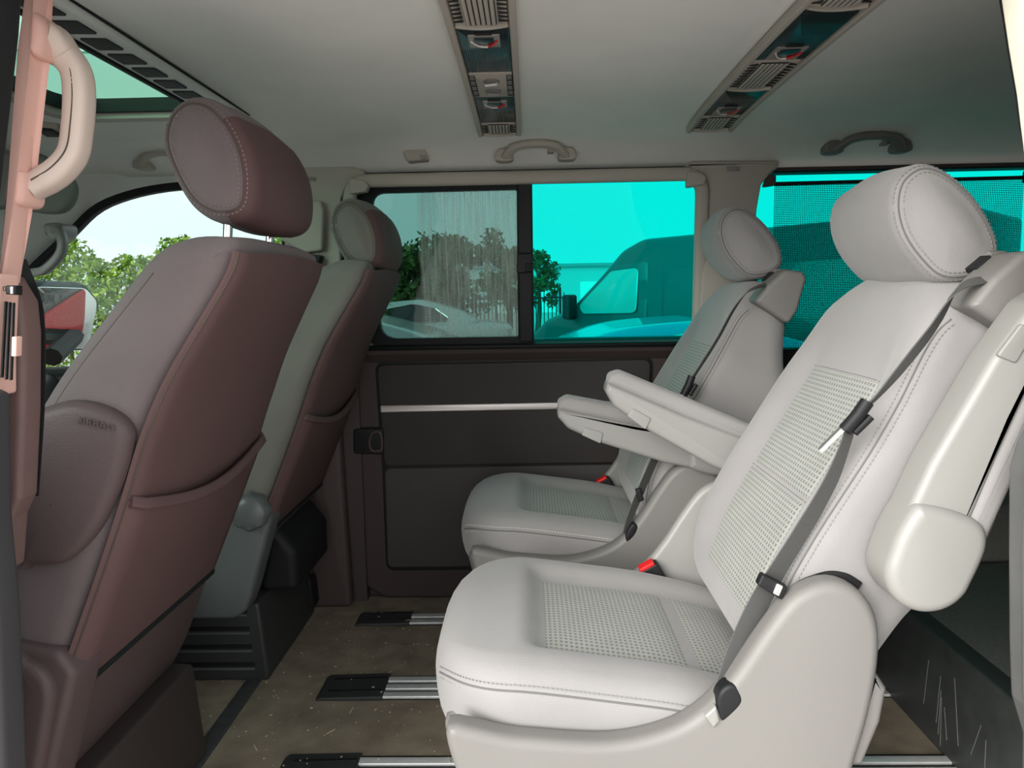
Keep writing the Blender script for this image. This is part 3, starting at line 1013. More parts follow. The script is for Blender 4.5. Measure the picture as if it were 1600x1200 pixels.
# ---- near side: pillars round the open door
t4 = empty('trim_4', (-0.53, 0.77, 0.0), 'door pillar with painted red bounce and belt slot at left edge', 'pillar', None, 'structure')
up = [xz(*p, 0.795) for p in [(84, -40), (76, 20), (66, 90), (57, 210), (48, 320), (38, 420), (34, 445)]] + [xz(*p, 0.765) for p in [(-4, 445), (12, 330), (29, 180), (40, 80), (46, -40)]]
build('upper_cover', slab(rpoly(up, 0.003), 0.765, 0.795, 0.005), M['redlit_trim'], t4)
adj = [xz(*p, 0.765) for p in [(3, 430), (29, 428), (30, 455), (26, 560), (26, 615), (-12, 605), (-8, 500)]]
ad = build('belt_adjuster', slab(rpoly(adj, 0.004), 0.735, 0.767, 0.004), M['redlit_trim'], t4)
for a, b in (((9, 471), (3, 590)), ((15, 472), (10, 593)), ((21, 473), (17, 594))):
    q = [xz(a[0] - 1.3, a[1], .735), xz(a[0] + 1.3, a[1], .735), xz(b[0] + 1.3, b[1], .735), xz(b[0] - 1.3, b[1], .735)]
    build('slot', slab(rpoly(q, 0.0003), 0.7335, 0.737, 0.0003), M['black'], ad)
build('slider', slab(rpoly([xz(*p, .73) for p in [(19, 526), (27, 526), (26, 557), (18, 557)]], 0.001), 0.729, 0.738, 0.001), M['redlit_trim'], ad)
kb = build('release_button', slab(rpoly([xz(*p, .73) for p in [(12, 446), (28, 446), (28, 461), (12, 460)]], 0.001), 0.726, 0.738, 0.002), M['black'], ad, label='black belt height button')
build('button_stripe', slab(rpoly([xz(*p, .73) for p in [(22, 448), (25, 448), (25, 459), (22, 459)]], 0.0003), 0.7245, 0.7275, 0.0003), M['lamp_white'], kb)
tv, tf = text_mesh('0', 0.0072, 0.0002)
p0 = PY(5, 455, 0.7345)
build('mark', (np.stack([p0[0] + tv[:, 0], p0[1] - tv[:, 2] - 0.0004, p0[2] + tv[:, 1]], 1), tf), M['black'], ad, smooth=False)
sl = [xz(*p, 0.745) for p in [(-140, -60), (48, -60), (40, 60), (26, 180), (8, 330), (-4, 430), (-14, 600), (-160, 600)]]
build('door_seal', slab(rpoly(sl, 0.004), 0.70, 0.742, 0.010), M['black_rubber'], t4, label='black rubber door seal')
lo = [xz(*p, 0.748) for p in [(-160, 590), (-16, 596), (22, 612), (25, 800), (37, 930), (50, 1240), (-160, 1240)]]
build('lower_cover', slab(rpoly(lo, 0.006), 0.705, 0.748, 0.010), mat('dark_slate_jamb', (0.040, 0.038, 0.042), 0.5), t4, label='dark slate lower pillar')
inn = [xz(*p, 0.805) for p in [(20, 432), (36, 430), (60, 470), (65, 520), (64, 640), (58, 770), (44, 800), (38, 880), (20, 880)]]
build('inner_cover', slab(rpoly(inn, 0.006), 0.775, 0.81, 0.008), mat('red_bounce_lining_trim', (0.13, 0.078, 0.072), 0.6, noise=0.05), t4, label='inner pillar lining with painted red bounce')  # mauve here is red bounce light put into the lining colour
bp = np.array([PY(*p, 0.815) for p in [(33, 405), (42, 428), (56, 462), (63, 500), (65, 560), (64, 640), (56, 775)]])
build('shoulder_belt', ribbon(cr(bp, 24, False), [(1, 0.15, 0)] * 24, np.linspace(0.010, 0.006, 24)), M['black'], t4, label='black shoulder belt edge')

t5 = empty('trim_5', (0.52, 0.77, 0.0), 'cream painted rear door pillar at the right edge', 'pillar', None, 'structure')
ce = [xz(*p, 0.765) for p in [(1556, -60), (1562, 0), (1574, 80), (1586, 150), (1592, 200), (1600, 262), (1612, 330), (1850, 330), (1850, -60)]]
build('upper_paint', slab(rpoly(ce, 0.002), 0.72, 0.765, 0.004), M['cream_paint'], t5)
bk = [xz(*p, 0.785) for p in [(1553, -60), (1558, 0), (1571, 80), (1583, 150), (1590, 200), (1601, 262), (1610, 330), (1850, 330), (1850, -60)]]
build('seal', slab(rpoly(bk, 0.002), 0.766, 0.785, 0.004), M['black_rubber'], t5)
mid_ = [xz(*p, 0.79) for p in [(1612, 320), (1632, 420), (1640, 520), (1625, 610), (1850, 610), (1850, 320)]]
build('middle_cover', slab(rpoly(mid_, 0.006), 0.745, 0.79, 0.008), M['jamb_grey'], t5)
lw = [xz(*p, 0.80) for p in [(1620, 600), (1600, 655), (1582, 690), (1571, 730), (1570, 860), (1571, 1000), (1574, 1080), (1592, 1140), (1592, 1260), (1850, 1260), (1850, 600)]]
build('lower_trim', slab(rpoly(lw, [.01, .01, .01, .01, .01, .01, .01, .01, 0, 0, 0]), 0.735, 0.80, 0.010), M['jamb_grey'], t5, label='silver grey lower door frame trim')
lw2 = [xz(*p, 0.745) for p in [(1640, 640), (1612, 690), (1594, 740), (1590, 860), (1591, 1080), (1606, 1150), (1606, 1260), (1850, 1260), (1850, 640)]]
build('lower_trim_lip', slab(rpoly(lw2, [.01, .01, .01, .01, .01, .01, 0, 0, 0]), 0.72, 0.745, 0.008), M['jamb_grey'], t5)

wall_near = struct(build('wall_near', box(0.60, 1.9, 0.705, 0.745, -0.04, 1.37), M['door_plastic'], smooth=False), 'solid rear side lining beside the open doorway', 'wall')
build('door_header', box(-0.62, 0.66, 0.705, 0.747, 1.222, 1.37), M['door_plastic'], wall_near, smooth=False)
build('front_door_panel', box(-1.75, -0.60, 0.70, 0.74, -0.04, 0.78), M['door_plastic'], wall_near, smooth=False)
build('front_top_rail', box(-1.55, -0.60, 0.70, 0.745, 1.22, 1.37), M['door_plastic'], wall_near, smooth=False)
build('front_door_glass', box(-1.75, -0.60, 0.71, 0.714, 0.78, 1.23), M['glass_green'], wall_near, smooth=False)
build('outer_skin', slab(rpoly([(0.66, -0.35), (1.94, -0.35), (1.94, 1.38), (0.66, 1.38)], 0.01), 0.692, 0.705, 0.004), M['red_paint'], wall_near, label='red outer bodywork')
build('outer_skin', slab(rpoly([(-1.55, 1.226), (0.66, 1.226), (0.66, 1.38), (-1.55, 1.38)], 0.01), 0.692, 0.705, 0.004), M['red_paint'], wall_near, label='red outer bodywork')
build('outer_skin', slab(rpoly([(-1.75, -0.35), (-0.66, -0.35), (-0.66, 0.78), (-1.75, 0.78)], 0.01), 0.682, 0.70, 0.004), M['red_paint'], wall_near, label='red outer bodywork')
build('outer_skin', slab(rpoly([(-0.66, -0.35), (0.66, -0.35), (0.66, -0.04), (-0.66, -0.04)], 0.01), 0.692, 0.72, 0.004), M['red_paint'], wall_near, label='red outer bodywork')
wr = struct(build('wall_rear', box(1.9, 1.94, 0.70, 2.16, -0.04, 0.76), M['door_plastic'], smooth=False), 'closed dark tailgate at the back', 'wall')
build('tailgate_top', box(1.9, 1.94, 0.70, 2.16, 1.20, 1.37), M['door_plastic'], wr, smooth=False)
build('tailgate_side', box(1.9, 1.94, 0.70, 0.90, 0.76, 1.20), M['door_plastic'], wr, smooth=False)
build('tailgate_side', box(1.9, 1.94, 1.98, 2.16, 0.76, 1.20), M['door_plastic'], wr, smooth=False)
build('tailgate_glass', box(1.915, 1.919, 0.90, 1.98, 0.76, 1.20), glass('smoked_glass', (0.5, 0.52, 0.5), 0.02), wr, smooth=False)
# red painted outside of the far flank, seen only in the wing mirror
struct(build('wall_outside', slab(rpoly([(-1.75, -0.35), (1.95, -0.35), (1.95, 0.72), (-1.75, 0.70)], 0.05), 2.20, 2.245, 0.02), M['red_paint']), 'red painted outer flank of the van on the far side', 'body panel')
build('jamb_filler', box(-0.70, -0.50, 2.135, 2.19, -0.02, 0.80), M['door_plastic'], t1, smooth=False)
build('jamb_filler', slab(rpoly([(-0.56, 0.78), (-0.46, 0.78), (-0.455, 1.25), (-0.55, 1.25)], 0.002), 2.10, 2.125, 0.002), M['black_rubber'], t1)


build('sill_filler', box(-0.56, 0.60, 2.185, 2.20, -0.04, 0.20), M['door_plastic'], t1, smooth=False)
build('jamb_filler', box(-0.52, -0.40, 2.136, 2.15, 0.755, 0.80), M['frame_black'], t1, smooth=False)


# ================================================================== CAPTAIN SEATS (second row)
def arm_parts(prefix_parent, pivot, ang, y0, y1, button_side):
    """one arm rest: plastic shell, cloth pad, round hinge cover and release button"""
    a = np.array([math.cos(ang), math.sin(ang)]); b = np.array([math.sin(ang), -math.cos(ang)])
    if b[1] < 0 and abs(b[1]) > abs(b[0]): b = -b

    def L(pts):
        return [tuple(np.array(pivot) + a * u + b * v) for u, v in pts]
    arm = build('armrest', slab(rpoly(L([(0.03, -0.050), (0.12, -0.050), (0.26, -0.036), (0.335, -0.020), (0.362, 0.000), (0.366, 0.018), (0.20, 0.018), (0.04, 0.026)]),
                                      [.01, .05, .08, .03, .012, .004, .01, .01]), y0, y1, 0.010), M['pale_plastic'], prefix_parent, label='pale grey plastic arm rest shell')
    build('pad', slab(rpoly(L([(0.045, 0.020), (0.19, 0.016), (0.364, 0.016), (0.368, 0.032), (0.352, 0.047), (0.20, 0.050), (0.06, 0.052), (0.040, 0.040)]),
                            [.004, .02, .004, .012, .02, .05, .02, .01]), y0 - 0.001, y1 + 0.001, 0.012), M['cloth'], arm, label='light grey cloth arm pad')
    hc = L([(-0.046, 0.0)])[0]
    hp = [(0.052 * math.cos(t), 0.052 * math.sin(t)) for t in np.linspace(math.pi * 0.5, math.pi * 1.5, 12)]
    hinge = L([(u, v) for u, v in hp] + [(0.03, -0.054), (0.062, -0.050), (0.072, -0.040), (0.078, 0.0), (0.074, 0.034), (0.05, 0.050)])
    build('hinge_cover', slab(cr(hinge, 90), y0 - 0.012, y1 + 0.002, 0.014), M['pale_plastic'], arm, label='rounded grey hinge cover')
    bs = (y0 - 0.003, y0 + 0.004) if button_side < 0 else (y1 - 0.004, y1 + 0.003)
    build('release_button', slab(rpoly(L([(0.262, -0.036), (0.306, -0.026), (0.302, -0.008), (0.262, -0.012)]), 0.004), bs[0], bs[1], 0.002), M['pale_plastic'], arm)
    return arm


def captain(dx, dy, bdx, label, near):
    O = np.array([dx, dy, 0.0])
    BO = np.array([bdx, 0, 0.0])
    root = empty('captain_seat', (0.15 + dx, 1.155 + dy, 0.0), label, 'seat', 'light grey captain seats of the second row')

    def b(name, VF, m, parent=root, back=False, **kw):
        V = np.asarray(VF[0], float) + O + (BO if back else 0)
        return build(name, (V, VF[1]), m, parent, **kw)
    yc = 1.155
    # ---- cushion
    X0 = -0.152
    kx = [-0.152, -0.148, -0.138, -0.118, -0.085, -0.04, 0.0, 0.1, 0.2, 0.3, 0.38]
    kz = [0.350, 0.374, 0.394, 0.409, 0.417, 0.420, 0.418, 0.405, 0.390, 0.366, 0.340]
    kb = [0.335, 0.318, 0.300, 0.285, 0.275, 0.270, 0.27, 0.27, 0.27, 0.27, 0.27]

    def zt(x): return float(np.interp(x, kx, kz))
    zs_ = cr(np.stack([kx, kz], 1), 120, False)

    def ztop(x): return float(np.interp(x, zs_[:, 0], zs_[:, 1]))

    def hw(x):
        t = min(1.0, max(0.0, (x - X0 + 0.004) / 0.15))
        return 0.232 * (1 - (1 - t) ** 2.6) ** (1 / 2.2)

    def recess(x, y):
        ax = smooth01((x + 0.016) / 0.034)
        ay = 1 - smooth01((abs(y) - 0.128) / 0.042)
        return 0.020 * ax * ay

    xs = np.r_[X0, X0 + 0.002, X0 + 0.006, X0 + 0.014, X0 + 0.026, np.linspace(X0 + 0.045, 0.38, 44)]
    rings = []
    seam_n, seam_u = [], []
    seam_f = []
    for x in xs:
        w = hw(x); t = ztop(x); bo = float(np.interp(x, kx, kb))
        r = min(0.042, w * 0.45, (t - bo) * 0.48)
        pts = []
        for y in np.linspace(-w + r, w - r, 37):
            crown = 0.006 * (1 - (y / max(w, .01)) ** 2)
            pts.append((y, t + crown - recess(x, y)))
        for k in range(1, 8):
            a = math.pi / 2 * (1 - k / 8)
            pts.append((w - r + r * math.cos(a), t - r + r * math.sin(a)))
        for z in np.linspace(t - r, bo + 0.01, 6):
            pts.append((w - 0.012 * smooth01((t - r - z) / 0.1), z))
        for y in np.linspace(w - 0.03, -w + 0.03, 8):
            pts.append((y, bo))
        for z in np.linspace(bo + 0.01, t - r, 6):
            pts.append((-w + 0.012 * smooth01((t - r - z) / 0.1), z))
        for k in range(7, 0, -1):
            a = math.pi / 2 * (1 - k / 8)
            pts.append((-(w - r + r * math.cos(a)), t - r + r * math.sin(a)))
        rings.append(np.array([(x, yc + y, z) for y, z in pts]))
        a = math.radians(18)
        seam_n.append((x, yc - (w - r + (r + .0004) * math.cos(a)), t - r + (r + .0004) * math.sin(a)))
    cu = b('seat_cushion', rings_to_mesh(rings), M['cloth'], angle=70, label='light grey cloth seat cushion')
    seam_n = cr(np.array(seam_n[3:]), 120, False)
    b('seam', tube(seam_n, 0.0013, 6, up=(0, 0, 1)), M['seam'], cu)
    upn = np.tile(np.array([0, -0.95, 0.3]), (120, 1))
    b('stitching', join(dashes(seam_n + np.array([0, 0.002, 0.0075]), upn), dashes(seam_n + np.array([0, 0.0004, -0.0075]), upn)), M['stitch'] if near else M['stitch_light'], cu, smooth=False)

    def ins(x0, x1, w0, w1):
        def fn(u, v):
            f = (v - x0) / (x1 - x0)
            w = w0 + (w1 - w0) * f
            y = u * w / w0
            edge = min(1, 30 * min(v - x0, x1 - v, w0 - abs(u) + 1e-6) + 0)
            z = ztop(v) + 0.006 * (1 - (y / 0.232) ** 2) - recess(v, y) - 0.0025 + 0.0055 * min(1.0, max(0.0, edge) ** 0.5)
            return np.array([v, yc + y, z])
        return grid(fn, np.linspace(-w0, w0, 25), np.linspace(x0, x1, 21))
    for (x0, x1, w0, w1) in ((0.012, 0.236, 0.132, 0.138), (0.239, 0.345, 0.138, 0.146)):
        vf, uv = ins(x0, x1, w0, w1)
        b('cushion_insert', vf, M['insert'], cu, uv=uv, label='dash patterned cloth insert')
        V_ = vf[0].reshape(21, 25, 3)
        for e in (V_[0], V_[:, 0], V_[:, -1]):
            b('insert_seam', tube(np.array(e) + np.array([0, 0, 0.0008]), 0.0011, 6, up=(0, 0, 1)), M['seam'], cu)

    # ---- backrest
    prof = cr([(0.345, 0.352), (0.312, 0.390), (0.303, 0.445), (0.316, 0.512), (0.354, 0.592), (0.425, 0.712), (0.495, 0.832), (0.538, 0.905), (0.562, 0.930), (0.595, 0.936),
               (0.632, 0.925), (0.652, 0.895), (0.652, 0.850), (0.640, 0.75), (0.622, 0.65), (0.600, 0.578), (0.555, 0.525), (0.505, 0.482), (0.462, 0.42), (0.42, 0.362), (0.38, 0.342)], 150)
    A0 = np.array([0.305, 0.42]); T0 = np.array([0.477, 0.879]); N0 = np.array([-0.879, 0.477])

    def bdisp(V):
        V = V.copy()
        q = V[:, [0, 2]] - A0
        s = q @ T0; d = q @ N0
        yy = np.abs(V[:, 1] - yc)
        wf = smooth01((d + 0.10) / 0.06)
        rec = 0.022 * (1 - smooth01((yy - 0.115) / 0.07)) * smooth01((s + 0.02) / 0.10) * smooth01((0.53 - s) / 0.14) * wf
        sh = 0.055 * smooth01((yy - 0.07) / 0.155) ** 1.5 * smooth01((s - 0.36) / 0.18)
        nar = 0.03 * smooth01((s - 0.30) / 0.28)
        V[:, 0] += -N0[0] * rec - T0[0] * sh
        V[:, 2] += -N0[1] * rec - T0[1] * sh
        V[:, 1] -= np.sign(V[:, 1] - yc) * nar * np.minimum(1, yy / 0.22)
        return V
    bk = b('backrest', slab(prof, yc - 0.222, yc + 0.222, 0.040, 7, 30, disp=bdisp, ladder=True), M['cloth'], back=True, angle=75, label='light grey cloth backrest')
    # front line of the profile, bottom to top
    fr = cr([(0.303, 0.445), (0.316, 0.512), (0.354, 0.592), (0.425, 0.712), (0.495, 0.832), (0.538, 0.905), (0.562, 0.930)], 140, False)
    fr_n = np.stack([-np.gradient(fr[:, 1]), np.gradient(fr[:, 0])], 1); fr_n /= np.linalg.norm(fr_n, axis=1, keepdims=True)
    a = math.radians(40); r = 0.040
    off = r * (1 - math.sin(a)); yo = yc - 0.222 + r * (1 - math.cos(a))
    sp = np.stack([fr[:, 0] - fr_n[:, 0] * off, np.full(140, yo), fr[:, 1] - fr_n[:, 1] * off], 1)
    nn = np.stack([fr_n[:, 0] * math.sin(a), np.full(140, -math.cos(a)), fr_n[:, 1] * math.sin(a)], 1)
    sp = bdisp(sp) + nn * 0.0006
    tang = np.stack([fr_n[:, 0] * math.cos(a), np.full(140, math.sin(a)), fr_n[:, 1] * math.cos(a)], 1)
    b('seam', tube(sp, 0.0012, 6), M['seam'], bk, back=True)
    b('stitching', join(dashes(sp + tang * 0.007, nn), dashes(sp - tang * 0.007, nn)), M['stitch'], bk, back=True, smooth=False)
    fl = np.r_[0, np.cumsum(np.linalg.norm(np.diff(fr, axis=0), axis=1))]

    def bins(s0, s1, w):
        def fn(u, v):
            x = float(np.interp(v, fl, fr[:, 0])); z = float(np.interp(v, fl, fr[:, 1]))
            p = bdisp(np.array([[x, yc + u, z]]))[0]
            e = min(v - s0, s1 - v, w - abs(u))
            h = -0.0015 + 0.0050 * min(1.0, max(e, 0) / 0.010) ** 0.5
            return p + np.array([N0[0] * h, 0, N0[1] * h])
        return grid(fn, np.linspace(-w, w, 25), np.linspace(s0, s1, 25))
    for s0, s1, w in ((0.0, 0.193, 0.126), (0.196, 0.393, 0.126)):
        vf, uv = bins(s0, s1, w)
        b('back_insert', vf, M['insert'], bk, back=True, uv=uv, label='dash patterned cloth insert')
        V_ = vf[0].reshape(25, 25, 3)
        for e in (V_[-1], V_[:, 0], V_[:, -1]):
            b('insert_seam', tube(np.array(e) + np.array([N0[0], 0, N0[1]]) * 0.0008, 0.0010, 6, up=(0.8, 0, 0.6)), M['seam'], bk, back=True)
    # ---- headrest
    hp = cr([(0.492, 1.030), (0.500, 1.066), (0.530, 1.086), (0.566, 1.076), (0.606, 1.042), (0.636, 0.998), (0.646, 0.962), (0.634, 0.936), (0.600, 0.922), (0.560, 0.924), (0.526, 0.954), (0.502, 0.990)], 90)
    hp = np.array([0.568, 1.0]) + (hp - np.array([0.568, 1.0])) * 1.05

    def hdisp(V):
        V = V.copy()
        yy = np.abs(V[:, 1] - yc) / 0.14
        k = smooth01(yy) * 0.012
        c = np.array([0.568, 1.0])
        V[:, 0] = c[0] + (V[:, 0] - c[0]) * (1 - 0.5 * k / 0.07)
        V[:, 2] = c[1] + (V[:, 2] - c[1]) * (1 - 0.5 * k / 0.07)
        V[:, 0] += 0.012 * (V[:, 1] - yc) / 0.14 + 0.004
        V[:, 2] -= 0.004 if near else -0.018
        return V
    hd = b('headrest', slab(hp, yc - 0.140, yc + 0.140, 0.022, 6, 12, 0.012, 5, disp=hdisp), M['cloth'], back=True, angle=75, label='light grey cloth headrest')
    hN = normals2(hp)
    a = math.radians(35); r = 0.022
    q = hp - hN * (r * (1 - math.sin(a)))
    hs = hdisp(np.stack([q[:, 0], np.full(90, yc - 0.140 + r * (1 - math.cos(a))), q[:, 1]], 1))
    hn = np.stack([hN[:, 0] * math.sin(a), np.full(90, -math.cos(a)), hN[:, 1] * math.sin(a)], 1)
    ht = np.stack([hN[:, 0] * math.cos(a), np.full(90, math.sin(a)), hN[:, 1] * math.cos(a)], 1)
    hs = hs + hn * 0.0006
    b('seam', tube(hs, 0.0012, 6, closed=True, up=(0, 1, 0)), M['seam'], hd, back=True)
    b('stitching', join(dashes(hs + ht * 0.007 - hn * 0.0011, hn), dashes(hs - ht * 0.006 - hn * 0.0007, hn)), M['stitch'], hd, back=True, smooth=False)
    for s in (-1, 1):
        b('headrest_post', tube(np.array([(0.602, yc + s * 0.052 - 0.01, 0.955), (0.580, yc + s * 0.052 - 0.01, 0.905)]), 0.0065, 12), M['chrome'], back=True, label='chrome headrest post')
    # ---- belt guide on the shoulder
    gp = rpoly([(0.548, 0.890), (0.575, 0.925), (0.612, 0.958), (0.650, 0.952), (0.658, 0.938), (0.640, 0.868), (0.622, 0.840)], [.008, .02, .02, .012, .012, .02, .012])
    gd = b('belt_guide', slab(gp, yc - 0.222, yc - 0.150, 0.010), M['grey_plastic'], back=True, label='grey plastic shoulder belt guide')
    b('guide_ridge', slab(rpoly([(0.590, 0.935), (0.612, 0.962), (0.642, 0.960), (0.630, 0.930)], 0.006), yc - 0.150, yc - 0.105, 0.008), M['grey_plastic'], gd, back=True)
    b('belt_slot', slab(rpoly([(0.586, 0.938), (0.604, 0.955), (0.606, 0.950), (0.59, 0.932)], 0.001), yc - 0.165, yc - 0.135, 0.002), M['black'], gd, back=True)
    # ---- side covers
    pc = [xz(*p, 0.885) for p in [(830, 1160), (950, 1166), (1040, 1148), (1100, 1115), (1150, 1060), (1200, 988), (1245, 935), (1300, 913), (1348, 928), (1376, 972), (1378, 1040), (1362, 1125), (1340, 1200)]]
    pc = [(-0.112, 0.362), (-0.085, 0.360), (-0.045, 0.350)] + [tuple(p) for p in pc] + [(0.385, 0.19), (0.33, 0.10), (0.02, 0.09), (-0.05, 0.15), (-0.090, 0.26), (-0.112, 0.33)]
    sc_prof = cr(pc, 140)
    sc = b('side_cover', slab(sc_prof, yc - 0.268, yc - 0.226, 0.014, 6), M['grey_plastic'], label='curved grey plastic side cover')
    b('rear_flap', slab(rpoly([(0.432, 0.435), (0.452, 0.405), (0.446, 0.36), (0.425, 0.30), (0.40, 0.30), (0.418, 0.37)], 0.006), yc - 0.255, yc - 0.18, 0.008), M['grey_plastic'], sc)
    b('side_cover', slab(sc_prof, yc + 0.236, yc + 0.262, 0.010, 4), M['pale_plastic'], label='grey plastic side cover beside the buckle')
    # dark gap collar between backrest and cover
    col = cr([xz(*p, 0.925) for p in [(1186, 1012), (1208, 968), (1246, 926), (1290, 904), (1322, 905), (1345, 918)]], 40, False)
    b('gap_collar', sweep(np.stack([col[:, 0], np.full(40, yc - 0.222), col[:, 1]], 1), rrect(0.012, 0.012, 0.003), up=(0, 1, 0)), M['black_rubber'])
    b('base', slab(rpoly([(-0.07, 0.02), (0.40, 0.02), (0.40, 0.30), (-0.10, 0.30)], 0.03), yc - 0.215, yc + 0.215, 0.02), M['grey_plastic'])
    b('front_cover', slab(rpoly([(-0.112, 0.335), (-0.128, 0.315), (-0.115, 0.26), (-0.07, 0.12), (-0.03, 0.12), (-0.06, 0.33)], 0.015), yc - 0.20, yc + 0.20, 0.03), M['grey_plastic'])
    for yy in (yc - 0.16, yc + 0.16):
        b('foot', slab(rpoly([(-0.05, 0.013), (0.38, 0.013), (0.36, 0.06), (-0.03, 0.06)], 0.015), yy - 0.035, yy + 0.035, 0.01), M['black'])
    b('release_lever', tube(cr([(-0.045, yc - 0.10, 0.06), (-0.09, yc - 0.09, 0.10), (-0.125, yc - 0.08, 0.10)], 12, False), 0.008, 8), M['black'])
    # ---- arm rests
    if near:
        arm_parts_b(root, O + BO, (0.474, 0.578), math.radians(68), yc - 0.292, yc - 0.235, -1)
        arm_parts_b(root, O + BO, (0.474, 0.578), math.radians(155.5), yc + 0.240, yc + 0.297, -1)
    else:
        arm_parts_b(root, O + BO, (0.474, 0.578), math.radians(167.5), yc - 0.292, yc - 0.235, -1)
    # ---- buckle on the far side
    u = np.array([-0.50, 0, 0.866]); v = np.array([0.866, 0, 0.50])
    bc = PY(1012, 884, 1.377) - u * 0.034

    def bx2(c, l, h): return np.array([(c[0] + u[0] * q[0] + v[0] * q[1], c[2] + u[2] * q[0] + v[2] * q[1]) for q in ((-l, -h), (l, -h), (l, h), (-l, h))])
    bu = b('buckle', slab(rpoly(bx2(bc, 0.034, 0.019), 0.004), bc[1] - 0.014, bc[1] + 0.014, 0.003), M['black'], label='black seat belt buckle')
    b('red_button', slab(rpoly(bx2(bc + u * 0.0355 - v * 0.002, 0.0045, 0.0155), 0.002), bc[1] - 0.012, bc[1] + 0.012, 0.002), M['red'], bu, label='red release button')
    b('buckle_stalk', tube(np.array([bc - u * 0.03, bc - u * 0.08 + np.array([0.03, 0, -0.01])]), 0.013, 8), M['black'], bu)
    return root


def arm_parts_b(root, off, pivot, ang, y0, y1, side):
    return arm_parts(root, (pivot[0] + off[0], pivot[1]), ang, y0 + off[1], y1 + off[1], side)


seat_near = captain(0, 0, 0, 'light grey captain seat nearest the camera, belt hanging across its backrest', True)
seat_far = captain(-0.02, 0.67, -0.042, 'light grey captain seat beside the closed sliding door', False)
seat_far['label'] = 'farther light grey captain seat, next to the charcoal sliding door'


# belts (they hang on the seats)
def belt(root, pts, ws, tw, name='shoulder_belt'):
    P = cr(np.array(pts), 70, False)
    S = cr(np.array(tw), 70, False)
    d = np.linspace(0, 1, len(ws))
    W = np.interp(np.linspace(0, 1, 70), d, ws)
    return build(name, ribbon(P, S, W, 0.0018), M['belt'], root, label='dark grey seat belt webbing')


def YP(px, py, y): return PY(px, py, y)


# near seat: over the shoulder, down the backrest edge, through the tongue, to the anchor by the cushion
b1 = belt(seat_near, [YP(1578, 428, 0.975), YP(1550, 435, 0.957), YP(1512, 443, 0.945), YP(1488, 462, 0.935), YP(1462, 505, 0.930), YP(1425, 555, 0.928), YP(1375, 615, 0.925), YP(1333, 655, 0.920)],
          [0.026, 0.030, 0.034, 0.036, 0.030, 0.022, 0.018, 0.018],
          [(0.3, 0.9, 0.3), (0.3, 0.9, 0.2), (0.55, .7, .3), (0.8, 0.5, .25), (0.85, .45, .2), (0.8, 0.5, 0), (0.7, 0.7, 0), (.6, .8, 0)])
b2 = belt(seat_near, [YP(1330, 662, 0.920), YP(1322, 690, 0.922), YP(1298, 750, 0.925), YP(1262, 815, 0.925), YP(1228, 870, 0.925), YP(1200, 915, 0.925), YP(1172, 972, 0.922), YP(1148, 1030, 0.918), YP(1132, 1075, 0.912), YP(1127, 1100, 0.905)],
          [0.020, 0.026, 0.036, 0.043, 0.046, 0.046, 0.046, 0.044, 0.036, 0.03],
          [(0.8, .5, .2), (0.8, .5, .2), (0.85, .45, .2), (0.88, .4, .25), (0.9, .35, .3), (0.9, .35, .3), (0.9, .3, .3), (.9, .35, .2), (.9, .4, .1), (.9, .4, .1)], 'lap_belt')


def tongue(root, c, d, y, sc=1.0):
    """c, tip in pixels at depth y"""
    c = YP(*c, y); e = YP(*d, y - 0.002)
    u = (e - c) / np.linalg.norm(e - c)
    w = np.array([-u[2], 0, u[0]])
    # black handle lying along the plate, with a smaller lip beside it
    h = tube(np.array([c - u * 0.030 * sc - w * 0.004, c - u * 0.01, c + u * 0.014 * sc + w * 0.002]), 0.0085 * sc, 10, up=(0, 1, 0))
    t = build('belt_tongue', h, M['black'], root, label='black belt tongue handle')
    hh = tube(np.array([c - u * 0.020 * sc + w * 0.013, c + u * 0.008 * sc + w * 0.013]), 0.005 * sc, 10, up=(0, 1, 0))
    build('handle_lip', hh, M['black'], t)
    q = [c + u * 0.012, e]
    V = np.array([q[0] + w * 0.003, q[0] - w * 0.003, q[1] - w * 0.0025, q[1] + w * 0.0025])
    V = np.vstack([V, V + np.array([0.006, 0.018, 0])])
    build('metal_plate', (V, [(0, 1, 2, 3), (7, 6, 5, 4), (0, 4, 5, 1), (1, 5, 6, 2), (2, 6, 7, 3), (3, 7, 4, 0)]), M['chrome'], t, smooth=False, label='chrome belt plate')
    return t


tongue(seat_near, (1331, 658), (1282, 706), 0.912)
# keeper clip on the webbing
kc = [YP(*p, 0.913) for p in [(1188, 893), (1228, 913), (1218, 934), (1180, 910)]]
kq = np.array([(p[0], p[2]) for p in kc])
kk = build('belt_keeper', slab(rpoly(kq, 0.003), 0.903, 0.917, 0.003), M['black'], seat_near, label='black belt keeper clip')
kp = np.array([(p[0], p[2]) for p in [YP(*p, 0.9) for p in [(1214, 911), (1224, 916), (1217, 932), (1207, 927)]]])
build('keeper_pin', slab(rpoly(kp, 0.002), 0.899, 0.905, 0.001), M['chrome'], kk)
an = np.array([xz(*p, 0.897) for p in [(1120, 1078), (1136, 1064), (1150, 1068), (1158, 1090), (1140, 1112), (1124, 1122), (1116, 1105)]])
build('belt_anchor', slab(cr(an, 40), 0.886, 0.912, 0.006), M['black'], seat_near, label='black belt anchor cover')
wt = np.array([xz(*p, 0.893) for p in [(1098, 1112), (1116, 1096), (1122, 1120), (1112, 1131)]])
build('anchor_tab', slab(rpoly(wt, 0.002), 0.882, 0.900, 0.003), M['pale_plastic'], seat_near)

